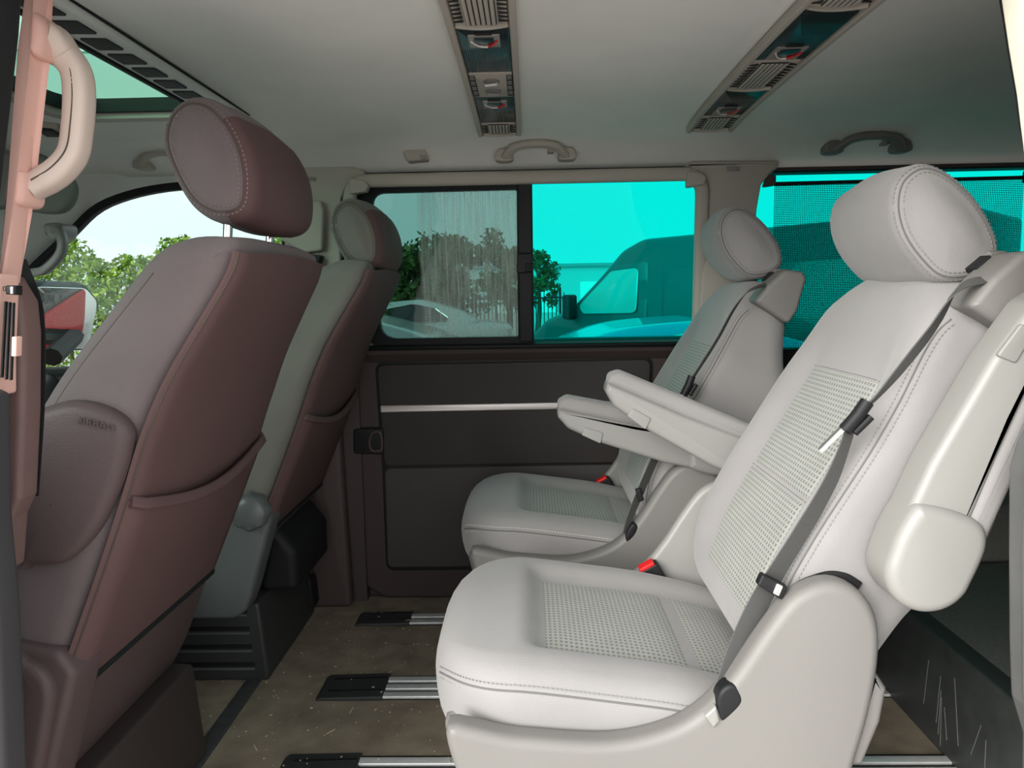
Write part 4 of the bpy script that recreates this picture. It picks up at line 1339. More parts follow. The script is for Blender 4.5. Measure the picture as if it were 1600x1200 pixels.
# far seat
fy = 0.67
belt(seat_far, [YP(1196, 445, 1.615), YP(1182, 449, 1.59), YP(1166, 458, 1.578), YP(1146, 484, 1.572), YP(1122, 528, 1.570), YP(1095, 571, 1.570), YP(1072, 606, 1.570)],
     [0.024, 0.026, 0.026, 0.022, 0.016, 0.013, 0.013], [(0.3, 0.9, 0.3), (.5, .8, .2), (0.6, .7, .3), (0.7, 0.6, .2), (0.7, .65, .1), (0.7, 0.65, 0), (0.7, 0.65, 0)])
belt(seat_far, [YP(1072, 608, 1.570), YP(1055, 645, 1.570), YP(1035, 690, 1.570), YP(1015, 735, 1.570), YP(1000, 770, 1.570), YP(986, 805, 1.567), YP(978, 832, 1.565)],
     [0.012, 0.018, 0.026, 0.030, 0.030, 0.026, 0.02], [(0.75, .6, 0.1)] * 7, 'lap_belt')
tongue(seat_far, (1072, 608), (1056, 634), 1.562)
kq = np.array([xz(*p, 1.562) for p in [(992, 764), (1000, 762), (1006, 780), (998, 784)]])
build('belt_keeper', slab(rpoly(kq, 0.003), 1.553, 1.567, 0.003), M['black'], seat_far)
an = np.array([xz(*p, 1.567) for p in [(978, 830), (988, 816), (996, 822), (990, 836), (978, 845)]])
build('belt_anchor', slab(cr(an, 30), 1.556, 1.58, 0.005), M['black'], seat_far)


# ================================================================== FRONT SEATS
M['near_box'] = mat('dark_brown_seat_box', (0.045, 0.034, 0.033), 0.5, spec=0.3)


def front_seat(dx, dy, hdz, hdx, side_mat, label, near):
    O = np.array([dx, dy, 0.0])
    root = empty('front_seat', (-0.75 + dx, 1.16 + dy, 0.0), label, 'seat', 'dark front seats')

    def b(name, VF, m, parent=root, **kw):
        return build(name, (np.asarray(VF[0], float) + O, VF[1]), m, parent, **kw)
    y0, y1 = 0.915, 1.395
    yc = (y0 + y1) / 2
    rear = [(-0.372, 0.985), (-0.385, 0.955), (-0.421, 0.889), (-0.464, 0.809), (-0.499, 0.727), (-0.524, 0.66), (-0.566, 0.557), (-0.627, 0.416), (-0.70, 0.25)]
    prof = cr([(-0.400, 1.002), (-0.376, 0.990)] + rear[1:] + [(-0.74, 0.20), (-0.79, 0.26), (-0.775, 0.42), (-0.735, 0.56), (-0.685, 0.69), (-0.625, 0.80), (-0.560, 0.895), (-0.497, 0.975), (-0.450, 1.000)], 150)

    def bd(V):
        V = V.copy()
        yy = np.abs(V[:, 1] - yc) / 0.24
        zz = smooth01((V[:, 2] - 0.72) / 0.28)
        V[:, 1] -= np.sign(V[:, 1] - yc) * 0.045 * zz * np.minimum(yy, 1)
        V[:, 2] -= 0.006 * smooth01((yy - 0.3) / 0.7) * smooth01((V[:, 2] - 0.8) / 0.18)
        return V
    bk = b('backrest', slab(prof, y0, y1, 0.035, 6, 14, disp=bd, ladder=True), side_mat, angle=75)
    # rear shell of leatherette
    rc = cr([(-0.376, 0.982)] + rear[1:-1] + [(-0.634, 0.400)], 60, False)
    rn = np.stack([-np.gradient(rc[:, 1]), np.gradient(rc[:, 0])], 1); rn /= np.linalg.norm(rn, axis=1, keepdims=True)
    if rn[20][0] < 0: rn = -rn

    def rp(s, y, h):
        i = s * 59
        x = np.interp(i, range(60), rc[:, 0]); z = np.interp(i, range(60), rc[:, 1])
        nx = np.interp(i, range(60), rn[:, 0]); nz = np.interp(i, range(60), rn[:, 1])
        e = min(y - y0, y1 - y)
        hh = h * min(1, max(e, 0) / 0.02) ** 0.5 - 0.004 * (1 - min(1, max(e, 0) / 0.02))
        return bd(np.array([[x + nx * hh, y, z + nz * hh]]))[0]
    ys = np.r_[y0, y0 + 0.003, y0 + 0.008, y0 + 0.016, np.linspace(y0 + 0.03, y1 - 0.03, 14), y1 - 0.016, y1 - 0.008, y1 - 0.003, y1]
    (v, f), _ = grid(lambda u, s: rp(s, u, 0.010 + 0.006 * math.sin(math.pi * (u - y0) / (y1 - y0))), ys, np.linspace(0, 1, 40))
    rs = b('rear_shell', (v, f), M['redlit_vinyl'], bk, angle=70, label='dark maroon leatherette seat back with painted red bounce')
    sm = np.array([rp(s, y0 + 0.006, 0.0095) for s in np.linspace(0.0, 1, 60)])
    b('seam', tube(sm + np.array([0.0, -0.001, 0]), 0.0015, 6), M['seam_brown'], bk)
    # front edge seam on the side
    fs = cr([(-0.735, 0.56), (-0.685, 0.69), (-0.625, 0.80), (-0.560, 0.895), (-0.505, 0.968)], 60, False)
    fsn = bd(np.stack([fs[:, 0] + 0.02, np.full(60, y0 + 0.003), fs[:, 1] - 0.012], 1))
    b('seam', tube(fsn, 0.0012, 6), M['seam_brown'], bk)
    b('stitching', dashes(fsn + np.array([0.007, -0.001, -0.004]), np.array([0, -1, 0])), M['seam_brown'], bk, smooth=False)
    # pocket
    def pk(u, s):
        t = (u - y0) / (y1 - y0)
        top = 0.555 + 0.05 * math.sin(math.pi * t)
        ss = top + (1 - top) * s
        bul = 0.016 + 0.016 * math.sin(math.pi * t) * (1 - s) ** 2
        return rp(ss, u, bul)
    (v, f), _ = grid(pk, np.r_[y0 + 0.004, y0 + 0.010, np.linspace(y0 + 0.02, y1 - 0.02, 20), y1 - 0.01, y1 - 0.004], np.linspace(0, 1, 16))
    pkt = b('pocket', (v, f), M['redlit_vinyl'], bk, angle=70, label='map pocket on the seat back')
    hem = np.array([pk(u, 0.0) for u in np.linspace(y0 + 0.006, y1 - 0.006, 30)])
    b('pocket_hem', sweep(hem, rrect(0.016, 0.010, 0.004), up=(1, 0, 0.3)), M['redlit_vinyl'], pkt)
    # lower trim of the seat back
    bl_ = cr([(-0.628, 0.408), (-0.655, 0.34), (-0.69, 0.255), (-0.72, 0.20)], 20, False)
    b('lower_shell', slab(np.vstack([bl_ + np.array([0.004, 0]), (bl_ + np.array([-0.03, 0]))[::-1]]), y0 + 0.006, y1 - 0.01, 0.006), M['redlit_plastic'], bk)
    b('shell_gap', tube(np.array([rp(1.0, y, 0.015) + np.array([0, 0, -0.004]) for y in np.linspace(y0 + .004, y1 - .004, 20)]), 0.005, 6), M['black'], bk)
    # headrest
    hp = cr([(-0.482, 1.125), (-0.470, 1.165), (-0.440, 1.186), (-0.405, 1.180), (-0.374, 1.148), (-0.356, 1.098), (-0.358, 1.045), (-0.378, 1.022), (-0.415, 1.020), (-0.447, 1.040), (-0.470, 1.080)], 80)
    hp = np.array([-0.418, 1.10]) + (hp - np.array([-0.418, 1.10])) * (np.array([1.09, 1.08]) if near else 1.03) + np.array([-0.010 if near else 0, 0])
    hc = np.array([-0.428 if near else -0.418, 1.10])

    def hd(V):
        V = V.copy()
        t = smooth01(np.abs(V[:, 1] - yc) / 0.15)
        V[:, 0] = hc[0] + (V[:, 0] - hc[0]) * (1 - 0.10 * t)
        V[:, 2] = hc[1] + (V[:, 2] - hc[1]) * (1 - 0.08 * t)
        V[:, 0] += hdx; V[:, 2] += hdz
        return V
    h = b('headrest', slab(hp, yc - 0.150, yc + 0.150, 0.03, 6, 10, 0.010, 5, disp=hd), side_mat, angle=75)
    # darker rear cover of the headrest: shell over the back half
    N = normals2(hp)
    sel = np.argsort(np.arctan2(hp[:, 1] - hc[1], hp[:, 0] - hc[0]))
    ang = np.arctan2(hp[:, 1] - hc[1], hp[:, 0] - hc[0])
    lo = np.array([i for i in sel if math.radians(-75) < ang[i] < math.radians(62)])
    Q, NN = hp[lo], N[lo]
    ysh = np.linspace(yc - 0.150, yc + 0.150, 20)
    def hsurf(i, y, e=0.0015):
        d = min(y - (yc - 0.150), (yc + 0.150) - y)
        ins_ = 0.03 * (1 - math.sin(math.acos(max(0, 1 - d / 0.03)))) if d < 0.03 else 0
        q = Q[i] - NN[i] * (ins_ - e)
        return hd(np.array([[q[0], y, q[1]]]))[0]
    ysh = np.r_[[yc - 0.150 + 0.03 * (1 - math.cos(math.radians(a))) for a in (28, 45, 60, 75, 90)], np.linspace(yc - 0.10, yc + 0.10, 8), [yc + 0.150 - 0.03 * (1 - math.cos(math.radians(a))) for a in (90, 75, 60, 45, 28)]]
    V = np.array([hsurf(i, y) for y in ysh for i in range(len(Q))])
    n = len(Q)
    Fc = [(j * n + i, j * n + i + 1, (j + 1) * n + i + 1, (j + 1) * n + i) for j in range(len(ysh) - 1) for i in range(n - 1)]
    b('rear_cover', (V, Fc), M['redlit_vinyl'], h, angle=70, label='dark maroon rear of the headrest with painted red bounce')
    a = math.radians(30); q = hp - N * (0.03 * (1 - math.sin(a)))
    hs = hd(np.stack([q[:, 0], np.full(80, yc - 0.150 + 0.03 * (1 - math.cos(a))), q[:, 1]], 1))
    hn = np.stack([N[:, 0] * math.sin(a), np.full(80, -math.cos(a)), N[:, 1] * math.sin(a)], 1)
    ht = np.stack([N[:, 0] * math.cos(a), np.full(80, math.sin(a)), N[:, 1] * math.cos(a)], 1)
    b('seam', tube(hs + hn * 0.0006, 0.001, 6, closed=True, up=(0, 1, 0)), M['seam_brown'], h)
    b('stitching', join(dashes(hs + ht * 0.005 + hn * .0012, hn), dashes(hs - ht * 0.006 + hn * .0004, hn)), mat('pinkish_thread', (0.20, 0.155, 0.15), 0.8) if near else M['seam_brown'], h, smooth=False)
    for s in (-1, 1):
        b('headrest_post', tube(np.array([(-0.418 + hdx, yc + s * 0.085 - 0.02, 1.04 + hdz), (-0.425, yc + s * 0.085 - 0.02, 0.97)]), 0.0065, 12), M['chrome'], label='chrome headrest post')
        b('post_socket', lathe([(0.004, 1.006), (0.014, 1.005), (0.016, 0.998), (0.016, 0.985)], (-0.424, yc + s * 0.085 - 0.02, -0.006), 'z', 16), M['black'])
    # cushion and base
    b('seat_cushion', slab(cr([(-1.26, 0.36), (-1.28, 0.42), (-1.22, 0.47), (-1.0, 0.45), (-0.80, 0.41), (-0.76, 0.36), (-0.80, 0.31), (-1.2, 0.30)], 80), y0, y1, 0.03, 5, 6, 0.005, 2), side_mat)
    bx = b('seat_box', slab(rpoly([(-1.15, 0.0), (-0.662, 0.0), (-0.678, 0.195), (-1.12, 0.22)], 0.012), y0 + 0.085, y1 - 0.01, 0.008), M['base_plastic'] if not near else M['near_box'], label='dark plastic seat box')
    for k in range(4):
        z = 0.030 + 0.045 * k
        b('groove_ledge', slab(rpoly([(-0.90, z), (-0.695 - 0.004 * k, z), (-0.695 - 0.004 * k, z + 0.005), (-0.90, z + 0.005)], 0.001), y0 + 0.080, y0 + 0.088, 0.001), M['hinge_plastic'], bx)
        b('groove', slab(rpoly([(-0.90, z + 0.008), (-0.695 - 0.004 * k, z + 0.008), (-0.695 - 0.004 * k, z + 0.018), (-0.90, z + 0.018)], 0.001), y0 + 0.083, y0 + 0.088, 0.001), M['black'], bx)
    hinge = rpoly([(-0.84, 0.20), (-0.70, 0.20), (-0.672, 0.215), (-0.655, 0.255), (-0.600, 0.43), (-0.62, 0.462), (-0.68, 0.475), (-0.80, 0.42), (-0.95, 0.40), (-1.0, 0.22)], [.01, .02, .03, .03, .02, .02, .03, .04, .03, .01])
    hg = b('hinge_cover', slab(hinge, y0 - 0.014, y0 + 0.06, 0.012), M['hinge_plastic'] if not near else M['redlit_plastic'], label='plastic hinge cover beside the seat')
    if not near:
        kc_ = (-0.640, y0 - 0.012, 0.452)
        prof_k = [(0.0, -0.034), (0.022, -0.034), (0.026, -0.032), (0.034, -0.030), (0.040, -0.022), (0.041, 0.0)]
        V, Fc = lathe(prof_k, kc_, 'y', 48)
        r = V - np.array(kc_)
        th = np.arctan2(r[:, 2], r[:, 0]); rad = np.hypot(r[:, 0], r[:, 2])
        k = np.where(rad > 0.03, 1 + 0.055 * np.cos(8 * th), 1)
        V = np.stack([kc_[0] + r[:, 0] * k, V[:, 1], kc_[2] + r[:, 2] * k], 1)
        b('recliner_knob', (V, Fc), M['hinge_plastic'], hg, label='scalloped recliner knob')
        b('under_frame', slab(rpoly([(-0.70, 0.20), (-0.60, 0.20), (-0.60, 0.30), (-0.66, 0.38)], 0.02), y0 + 0.14, y1 - 0.05, 0.02), M['black_rubber'])
    return root


fs_near = front_seat(0.0, 0.0, 0.0, 0.0, M['redlit'], 'dark maroon front seat at left with painted red bounce, nearest the camera', True)
fs_far = front_seat(0.026, 0.67, -0.046, 0.006, M['olive'], 'grey-brown front seat farther away, with scalloped recliner knob', False)

# side airbag pod with raised lettering
pod = [xz(*p, 0.90) for p in [(50, 648), (80, 633), (112, 627), (150, 634), (185, 652), (201, 674), (200, 698), (186, 752), (160, 812), (138, 846), (112, 872), (88, 884), (50, 886), (30, 880), (25, 700)]]
pd = build('airbag_pod', slab(cr(pod, 90), 0.894, 0.93, 0.016, 6, dome=0.003, ncap=3), M['redlit_plastic'], fs_near, label='dark plastic airbag cover with raised lettering')
tv, tf = text_mesh('AIRBAG', 0.0125, 0.0006)
p0 = PY(119, 660, 0.8925)
ca, sa = math.cos(math.radians(-13)), math.sin(math.radians(-13))
tx = tv[:, 0] * 1.15
build('lettering', (np.stack([p0[0] + tx * ca - tv[:, 1] * sa, 0.8905 - tv[:, 2] * 1.0, p0[2] + tx * sa + tv[:, 1] * ca], 1), tf), M['redlit_plastic'], pd, smooth=False)
sk = [xz(*p, 0.90) for p in [(20, 1030), (50, 1030), (78, 1050), (88, 1080), (82, 1130), (70, 1200), (68, 1240), (20, 1240)]]
build('sill_cover', slab(cr(sk, 60), 0.886, 0.94, 0.012), M['redlit_plastic'], fs_near, label='dark seat side trim')


# ================================================================== CEILING CONSOLES
def console(x0, x1, label, layout, yend):
    zc = 1.318
    root = empty('ceiling_console', ((x0 + x1) / 2, 1.45, 1.30), label, 'ceiling console', 'overhead lamp and vent consoles')
    xm = (x0 + x1) / 2
    w = x1 - x0

    def zy(y): return ceil_z(y) - 0.004

    def B(name, x0_, x1_, ya, yb, h0, h1, m, parent=root, r=0.002, **kw):
        """block that follows the ceiling: heights measured down from the headliner"""
        P = rpoly([(x0_, ya), (x1_, ya), (x1_, yb), (x0_, yb)], min(r, abs(x1_ - x0_) * .3, abs(yb - ya) * .3), 4)
        V, Fc = slab(P, 0, abs(h1 - h0), min(0.0015, abs(h1 - h0) * 0.3), 2, axis='z')
        V = V.copy()
        V[:, 2] = np.array([zy(y) for y in V[:, 1]]) - h0 - V[:, 2]
        return build(name, (V, Fc), m, parent, **kw)
    ny = 1.0
    segs = [y for y in np.linspace(ny, yend, 9)]
    for (a, b_) in ((x0, x0 + 0.011), (x1 - 0.011, x1)):
        pth = np.array([((a + b_) / 2, y, zy(y) - 0.006) for y in np.linspace(ny, yend, 24)])
        build('side_rail', sweep(pth, rrect(0.011, 0.016, 0.003), up=(0, 0, 1)), M['beige_trim'], root)
    pth = np.array([(xm, y, zy(y) + 0.004) for y in np.linspace(ny, yend, 24)])
    build('housing', sweep(pth, rrect(w - 0.016, 0.014, 0.002), up=(0, 0, 1)), M['beige_trim'], root)
    ix0, ix1 = x0 + 0.013, x1 - 0.013
    for kind, ya, yb in layout:
        if kind == 'vent':
            v = B('vent', ix0, ix1, ya, yb, 0.001, 0.008, M['beige_trim'])
            vx0, vx1 = xm - w * 0.22, xm + w * 0.22
            B('vent_mouth', vx0, vx1, ya + 0.006, yb - 0.010, 0.006, 0.0105, M['slot'], v)
            for k in range(6):
                c = vx0 + (k + 0.5) * (vx1 - vx0) / 6
                B('slat', c - 0.0034, c + 0.0026, ya + 0.007, yb - 0.012, 0.007, 0.0125, M['beige_trim'], v, 0.0008)
            nf = max(3, int((yb - ya) / 0.018))
            for k in range(nf):
                y = ya + 0.01 + k * (yb - ya - 0.025) / nf
                for sx in (-1, 1):
                    c = xm + sx * w * 0.295
                    P = np.array([(c - sx * 0.005, y), (c + sx * 0.009, y + 0.008), (c - sx * 0.005, y + 0.009)])
                    Vf, Ff = slab(P, 0, 0.003, 0.0003, 1, axis='z')
                    Vf = Vf.copy(); Vf[:, 2] = np.array([zy(q) for q in Vf[:, 1]]) - 0.0075 - Vf[:, 2]
                    build('side_fin', (Vf, Ff), M['slot'], v, smooth=False)
            pth = np.array([(xm + t * (ix1 - ix0) / 2, yb - 0.006 + 0.012 * (1 - t * t) - 0.004, zy(yb) - 0.010) for t in np.linspace(-1, 1, 14)])
            build('vent_lip', sweep(pth, rrect(0.006, 0.007, 0.002), up=(0, 0, 1)), M['beige_trim'], v)
        elif kind == 'lens':
            l = B('lens', ix0, ix1, ya, yb, 0.001, 0.009, M['lens'], label='dark ribbed lamp cover')
            n = 22
            for k in range(n):
                c = ix0 + (k + 0.5) * (ix1 - ix0) / n
                B('rib', c - 0.0009, c + 0.0009, ya + (yb - ya) * 0.42, yb - 0.004, 0.0085, 0.0098, M['lens'], l, 0.0003)
        elif kind == 'lamp':
            l = B('reading_lamp', xm - w * 0.24, xm + w * 0.24, ya, yb, 0.006, 0.0115, M['lamp_clear'], label='small clear reading lamp')
            B('lamp_eye', xm - w * 0.15, xm + w * 0.15, ya + (yb - ya) * .1, yb - (yb - ya) * .3, 0.009, 0.013, M['lens'], l, 0.004)
            pth = np.array([(xm + t * w * 0.19, ya + (yb - ya) * (0.35 + 0.45 * (1 - t * t)), zy(ya) - 0.0135) for t in np.linspace(-1, 0.25, 10)])
            build('crescent', tube(pth, 0.0018, 6), M['lamp_white'], l)
            pth = np.array([(xm + t * w * 0.19, ya + (yb - ya) * (0.35 + 0.45 * (1 - t * t)), zy(ya) - 0.0135) for t in np.linspace(0.3, 1, 8)])
            build('red_mark', tube(pth, 0.0018, 6), M['red'], l)
            B('switch_notch', xm - w * 0.13, xm + w * 0.13, ya - 0.010, ya - 0.003, 0.007, 0.0125, M['black'], l, 0.003)
        elif kind == 'panel':
            p_ = B('control_panel', ix0, ix1, ya, yb, 0.001, 0.010, M['beige_trim'])
            for k, yy in enumerate((ya + (yb - ya) * 0.3, ya + (yb - ya) * 0.72)):
                V, Fc = lathe([(0.0, 0.006), (0.010, 0.006), (0.0155, 0.003), (0.016, 0.0)], (xm, yy, zy(yy) - 0.010), 'z', 20)
                V = V.copy(); V[:, 2] = 2 * (zy(yy) - 0.010) - V[:, 2]
                kn = build('knob', (V, Fc), M['grey_plastic'], p_, label='rotary control knob')
                sgn = 1 if k == 0 else -1
                build('knob_pointer', tube(np.array([(xm - 0.012, yy + 0.004 * sgn, zy(yy) - 0.0165), (xm + 0.012, yy - 0.004 * sgn, zy(yy) - 0.0165)]), 0.0028, 8), M['lamp_white'] if k == 0 else M['pale_plastic'], kn)
            for sx in (-1, 1):
                B('button_column', xm + sx * w * 0.33 - 0.006, xm + sx * w * 0.33 + 0.006, ya + 0.010, yb - 0.008, 0.009, 0.0105, M['slot'], p_)
                for k in range(4):
                    y = ya + 0.013 + k * (yb - ya - 0.024) / 4
                    B('button', xm + sx * w * 0.33 - 0.0045, xm + sx * w * 0.33 + 0.0045, y, y + (yb - ya) / 8, 0.010, 0.0125, M['grey_plastic'], p_, 0.001)
    return root


def yc_(px, py):
    y = 1.5
    for _ in range(6):
        y = PZ(px, py, ceil_z(min(max(y, .8), 2.05)) - 0.012)[1]
    return y


c1 = lambda py: yc_(775, py)
console(-0.118, -0.011, 'ceiling console nearer the sunroof, with two rotary knobs', [
    ('vent', 1.00, c1(40)), ('lens', c1(44), c1(112)), ('lamp', c1(52), c1(71)), ('panel', c1(113), c1(150)),
    ('lens', c1(151), c1(191)), ('lamp', c1(156), c1(167)), ('vent', c1(193), c1(211))], c1(211))
c2 = lambda py: yc_(1200, py)
console(0.398, 0.512, 'ceiling console farther back, above the second row headrests', [
    ('vent', 1.00, c2(14)), ('lens', c2(22), c2(93)), ('lamp', c2(72), c2(91)), ('vent', c2(96), c2(138)),
    ('lens', c2(140), c2(178)), ('lamp', c2(164), c2(177)), ('vent', c2(180), c2(202))], c2(203))


# ================================================================== GRAB HANDLES AND SMALL FITTINGS
def handle(name, pts, sect, label, m, up=(0, 1, 0), scale=None, n=50):
    P = cr(np.array(pts), n, False)
    return P, sweep(P, sect, up=up, scale=scale)


gh = empty('grab_handle', PY(70, 320, 0.80), 'beige grab handle with painted red bounce on the near door pillar', 'grab handle', 'grab handles')
pts = [PY(62, 52, 0.790), PY(80, 62, 0.80), PY(100, 85, 0.812), PY(119, 112, 0.815), PY(124, 150, 0.815), PY(121, 200, 0.815), PY(114, 240, 0.812), PY(92, 268, 0.805), PY(62, 287, 0.798), PY(44, 297, 0.792)]
P, vf = handle('grip', pts, rrect(0.026, 0.032, 0.010), '', None, scale=np.interp(np.linspace(0, 1, 50), [0, .1, .25, .75, .9, 1], [1.10, 1.2, 1.0, 0.95, 1.0, 0.85]))
gr = build('grip', vf, mat('red_bounce_beige_plastic', (0.58, 0.47, 0.41), 0.5, spec=0.35, bump=0.1, bscale=600), gh)  # beige grip with pink bounce light put into the colour
build('grip_joint', tube(P[3:-3] + np.array([0.002, -0.0155, 0.002]), 0.0008, 5), M['seam_brown'], gr)
for q, nm in (([(48, 30), (62, 22), (76, 40), (78, 70), (70, 92), (56, 88), (48, 62)], 0), ([(22, 282), (30, 272), (46, 272), (48, 312), (38, 324), (20, 318)], 1)):
    build('mount', slab(cr([xz(*p, 0.785) for p in q], 40), 0.768, 0.815, 0.010), M['redlit_trim'], gh, label='handle mount with painted red bounce')


def roof_handle(xa, xb, y, label, m=None, z=None, hook=True):
    m = m or M['beige_trim']
    z = ceil_z(y) if z is None else z
    xm = (xa + xb) / 2
    root = empty('grab_handle', (xm, y, z - 0.02), label, 'grab handle', 'grab handles')
    L = xb - xa
    pts = [(xa, y + 0.015, z - 0.016), (xa + L * .05, y - 0.012, z - 0.020), (xa + L * .17, y - 0.034, z - 0.004), (xa + L * .35, y - 0.042, z + 0.003), (xm, y - 0.043, z + 0.004), (xb - L * .35, y - 0.042, z + 0.003), (xb - L * .17, y - 0.034, z - 0.004), (xb - L * .05, y - 0.012, z - 0.020), (xb, y + 0.015, z - 0.016)]
    P, vf = handle('grip', pts, rrect(0.022, 0.016, 0.006), '', None, up=(0, 0.3, 1))
    build('grip', vf, m, root)
    for x in (xa + 0.004, xb - 0.004):
        build('mount', slab(cr([(x - 0.02, z - 0.03), (x + 0.02, z - 0.03), (x + 0.022, z - 0.012), (x + 0.012, z), (x - 0.012, z), (x - 0.022, z - 0.012)], 24), y - 0.014, y + 0.03, 0.006), m, root)
    if hook:
        build('coat_hook', slab(rpoly([(xb - 0.055, z - 0.012), (xb - 0.038, z - 0.012), (xb - 0.038, z + 0.003), (xb - 0.055, z + 0.003)], 0.003), y - 0.02, y + 0.02, 0.003), m, root, label='small coat hook')
    return root


roof_handle(-0.062, 0.112, 2.015, 'curved grab handle above the sliding door window')
roof_handle(0.800, 0.985, 2.012, 'curved grab handle above the rear window with the blind', M['grey_plastic'])
roof_handle(-1.03, -0.86, 2.015, 'curved grab handle above the front side window, behind the maroon headrest', M['beige_trim'], hook=False)

bxh = empty('lamp_box', (-0.29, 2.03, 1.27), 'small square beige fitting on the headliner above the sliding window', 'ceiling fitting')
lbp = [xz(*p, 2.015) for p in [(631, 236), (664, 233), (669, 250), (637, 253)]]
lb_ = build('body', slab(rpoly(lbp, 0.004), 2.005, 2.05, 0.005), M['beige_trim'], bxh)
build('catch', slab(rpoly([xz(*p, 2.005) for p in [(656, 243), (665, 243), (666, 249), (658, 249)]], 0.001), 2.001, 2.007, 0.001), M['pale_plastic'], bxh)

# windscreen pillar handle
ph = empty('grab_handle', PY(85, 400, 1.98), 'pale grab handle on the windscreen pillar at far left', 'grab handle', 'grab handles')
pts = [PY(78, 362, 1.99), PY(90, 360, 1.955), PY(97, 372, 1.945), PY(97, 390, 1.945), PY(88, 406, 1.945), PY(70, 422, 1.95), PY(52, 426, 1.98)]
P, vf = handle('grip', pts, rrect(0.022, 0.024, 0.008), '', None)
build('grip', vf, M['pale_plastic'], ph)
build('mount', slab(cr([xz(*p, 1.975) for p in [(74, 352), (100, 350), (103, 366), (94, 376), (84, 374)]], 24), 1.955, 2.03, 0.008), M['pale_plastic'], ph)

vz = empty('sun_visor', PY(75, 330, 1.75), 'grey folded sun visor behind the door pillar handle', 'sun visor')
vp = [xz(*p, 1.78) for p in [(-30, 232), (20, 236), (62, 240), (98, 262), (118, 288), (116, 314), (100, 332), (70, 334), (20, 326), (-30, 320)]]
build('flap', slab(cr(vp, 60), 1.765, 1.80, 0.014), mat('grey_visor_vinyl', (0.20, 0.20, 0.185), 0.7), vz)
build('pivot_arm', tube(np.array([PY(88, 250, 1.79), PY(100, 232, 1.80), PY(108, 226, 1.84)]), 0.008, 8), M['beige_trim'], vz)
sx = [PZ(*p, 1.322) for p in [(54, 196), (80, 198), (98, 208), (72, 208)]]
cl = empty('map_slot', (-1.14, 1.83, 1.31), 'small dark slot in the front headliner above the sun visor', 'ceiling fitting')
build('slot_recess', slab(rpoly([(p[0], p[1]) for p in sx], 0.004), 1.312, 1.33, 0.003, axis='z'), M['slot'], cl)
build('slot_lip', slab(rpoly([(p[0] + 0.012, p[1] + 0.004) for p in sx], 0.004), 1.318, 1.335, 0.003, axis='z'), M['beige_trim'], cl)

# rear bench base behind the near captain seat
rb = empty('rear_bench_base', (1.2, 1.45, 0.0), 'scuffed black box with grey carpet top behind the near captain seat', 'bench base')
body = build('front_panel', slab(rpoly([(0.80, 0.0), (0.84, 0.0), (0.86, 0.215), (0.80, 0.225)], 0.008), 0.80, 1.82, 0.008), M['rear_plastic'], rb)
build('carpet_top', slab(rpoly([(0.808, 0.222), (0.84, 0.215), (1.80, 0.24), (1.80, 0.05), (0.83, 0.0)], 0.004), 0.80, 1.82, 0.006), M['rear_carpet'], rb)
for k in range(9):
    y = rng.uniform(1.05, 1.55); z0 = rng.uniform(0.01, 0.08); z1 = z0 + rng.uniform(0.04, 0.13); dyy = rng.uniform(-0.03, 0.03)
    build('scratch', tube(np.array([(0.7995, y, z0), (0.7992, y + dyy, z1)]), 0.0008, 5), M['scuff'], body)

# ================================================================== OUTSIDE
GZ = -0.55
ground = struct(build('ground', box(-60, 60, -40, 120, GZ - 0.1, GZ), mat('pale_asphalt', (0.46, 0.445, 0.425), 0.9, noise=0.12, nscale=3), smooth=False), 'grey asphalt of the car park outside', 'ground')

# wing mirror in the front side window
mr = empty('wing_mirror', PY(98, 545, 2.40), 'wing mirror outside the front side window reflecting red bodywork', 'mirror')
mc = PY(98, 496, 2.42)
nrm = np.array([0.83, -0.565, -0.17]); nrm /= np.linalg.norm(nrm)
sid = np.array([0.555, 0.83, 0]); sid /= np.linalg.norm(sid)
upv = np.cross(nrm, sid) * np.sign(np.cross(nrm, sid)[2])
mo = rpoly([(-0.115, -0.10), (0.085, -0.115), (0.115, 0.05), (0.075, 0.10), (-0.08, 0.105), (-0.125, 0.06)], [.03, .03, .04, .04, .04, .04])
def plane_slab(P, a, b_, r):
    V, Fc = slab(P, a, b_, r, 4)
    return mc + np.outer(V[:, 0], sid) + np.outer(V[:, 1], -nrm) + np.outer(V[:, 2], upv), Fc
build('housing', plane_slab(mo * 1.08, 0.004, 0.10, 0.03), mat('slate_mirror_housing', (0.035, 0.045, 0.05), 0.75, spec=0.08), mr)
build('mirror_glass', plane_slab(mo * 0.97, -0.002, 0.006, 0.002), mat('mirror_silver', (0.85, 0.87, 0.87), 0.02, metal=1.0), mr)
build('stalk', tube(np.array([mc + np.array([0.0, 0.06, -0.06]), mc + np.array([0.05, -0.15, -0.12])]), 0.03, 8), M['black'], mr)


def xform(V, c, heading):
    """local (forward u, side v, up w) to world"""
    u = np.array([math.cos(heading), math.sin(heading), 0]); v = np.array([-math.sin(heading), math.cos(heading), 0])
    V = np.asarray(V, float)
    return np.array(c) + np.outer(V[:, 0], u) + np.outer(V[:, 1], v) + np.outer(V[:, 2], [0, 0, 1])


def wheel(parent, c, heading, u, v, r):
    V, Fc = lathe([(0.0, -0.10), (r * .62, -0.10), (r * .66, -0.085), (r * .95, -0.10), (r, -0.06), (r, 0.10), (0, 0.10)], (0, 0, 0), 'y', 20)
    V = V + np.array([u, v, r])
    o = build('wheel', (xform(V, c, heading), Fc), M['black_rubber'], parent)
    V, Fc = lathe([(0.0, -0.11), (r * .2, -0.112), (r * .58, -0.104), (r * .6, -0.09)], (0, 0, 0), 'y', 16)
    if v > 0: V = V * np.array([1, -1, 1])
    build('hub_cap', (xform(V + np.array([u, v, r]), c, heading), Fc), M['aluminium'], o)


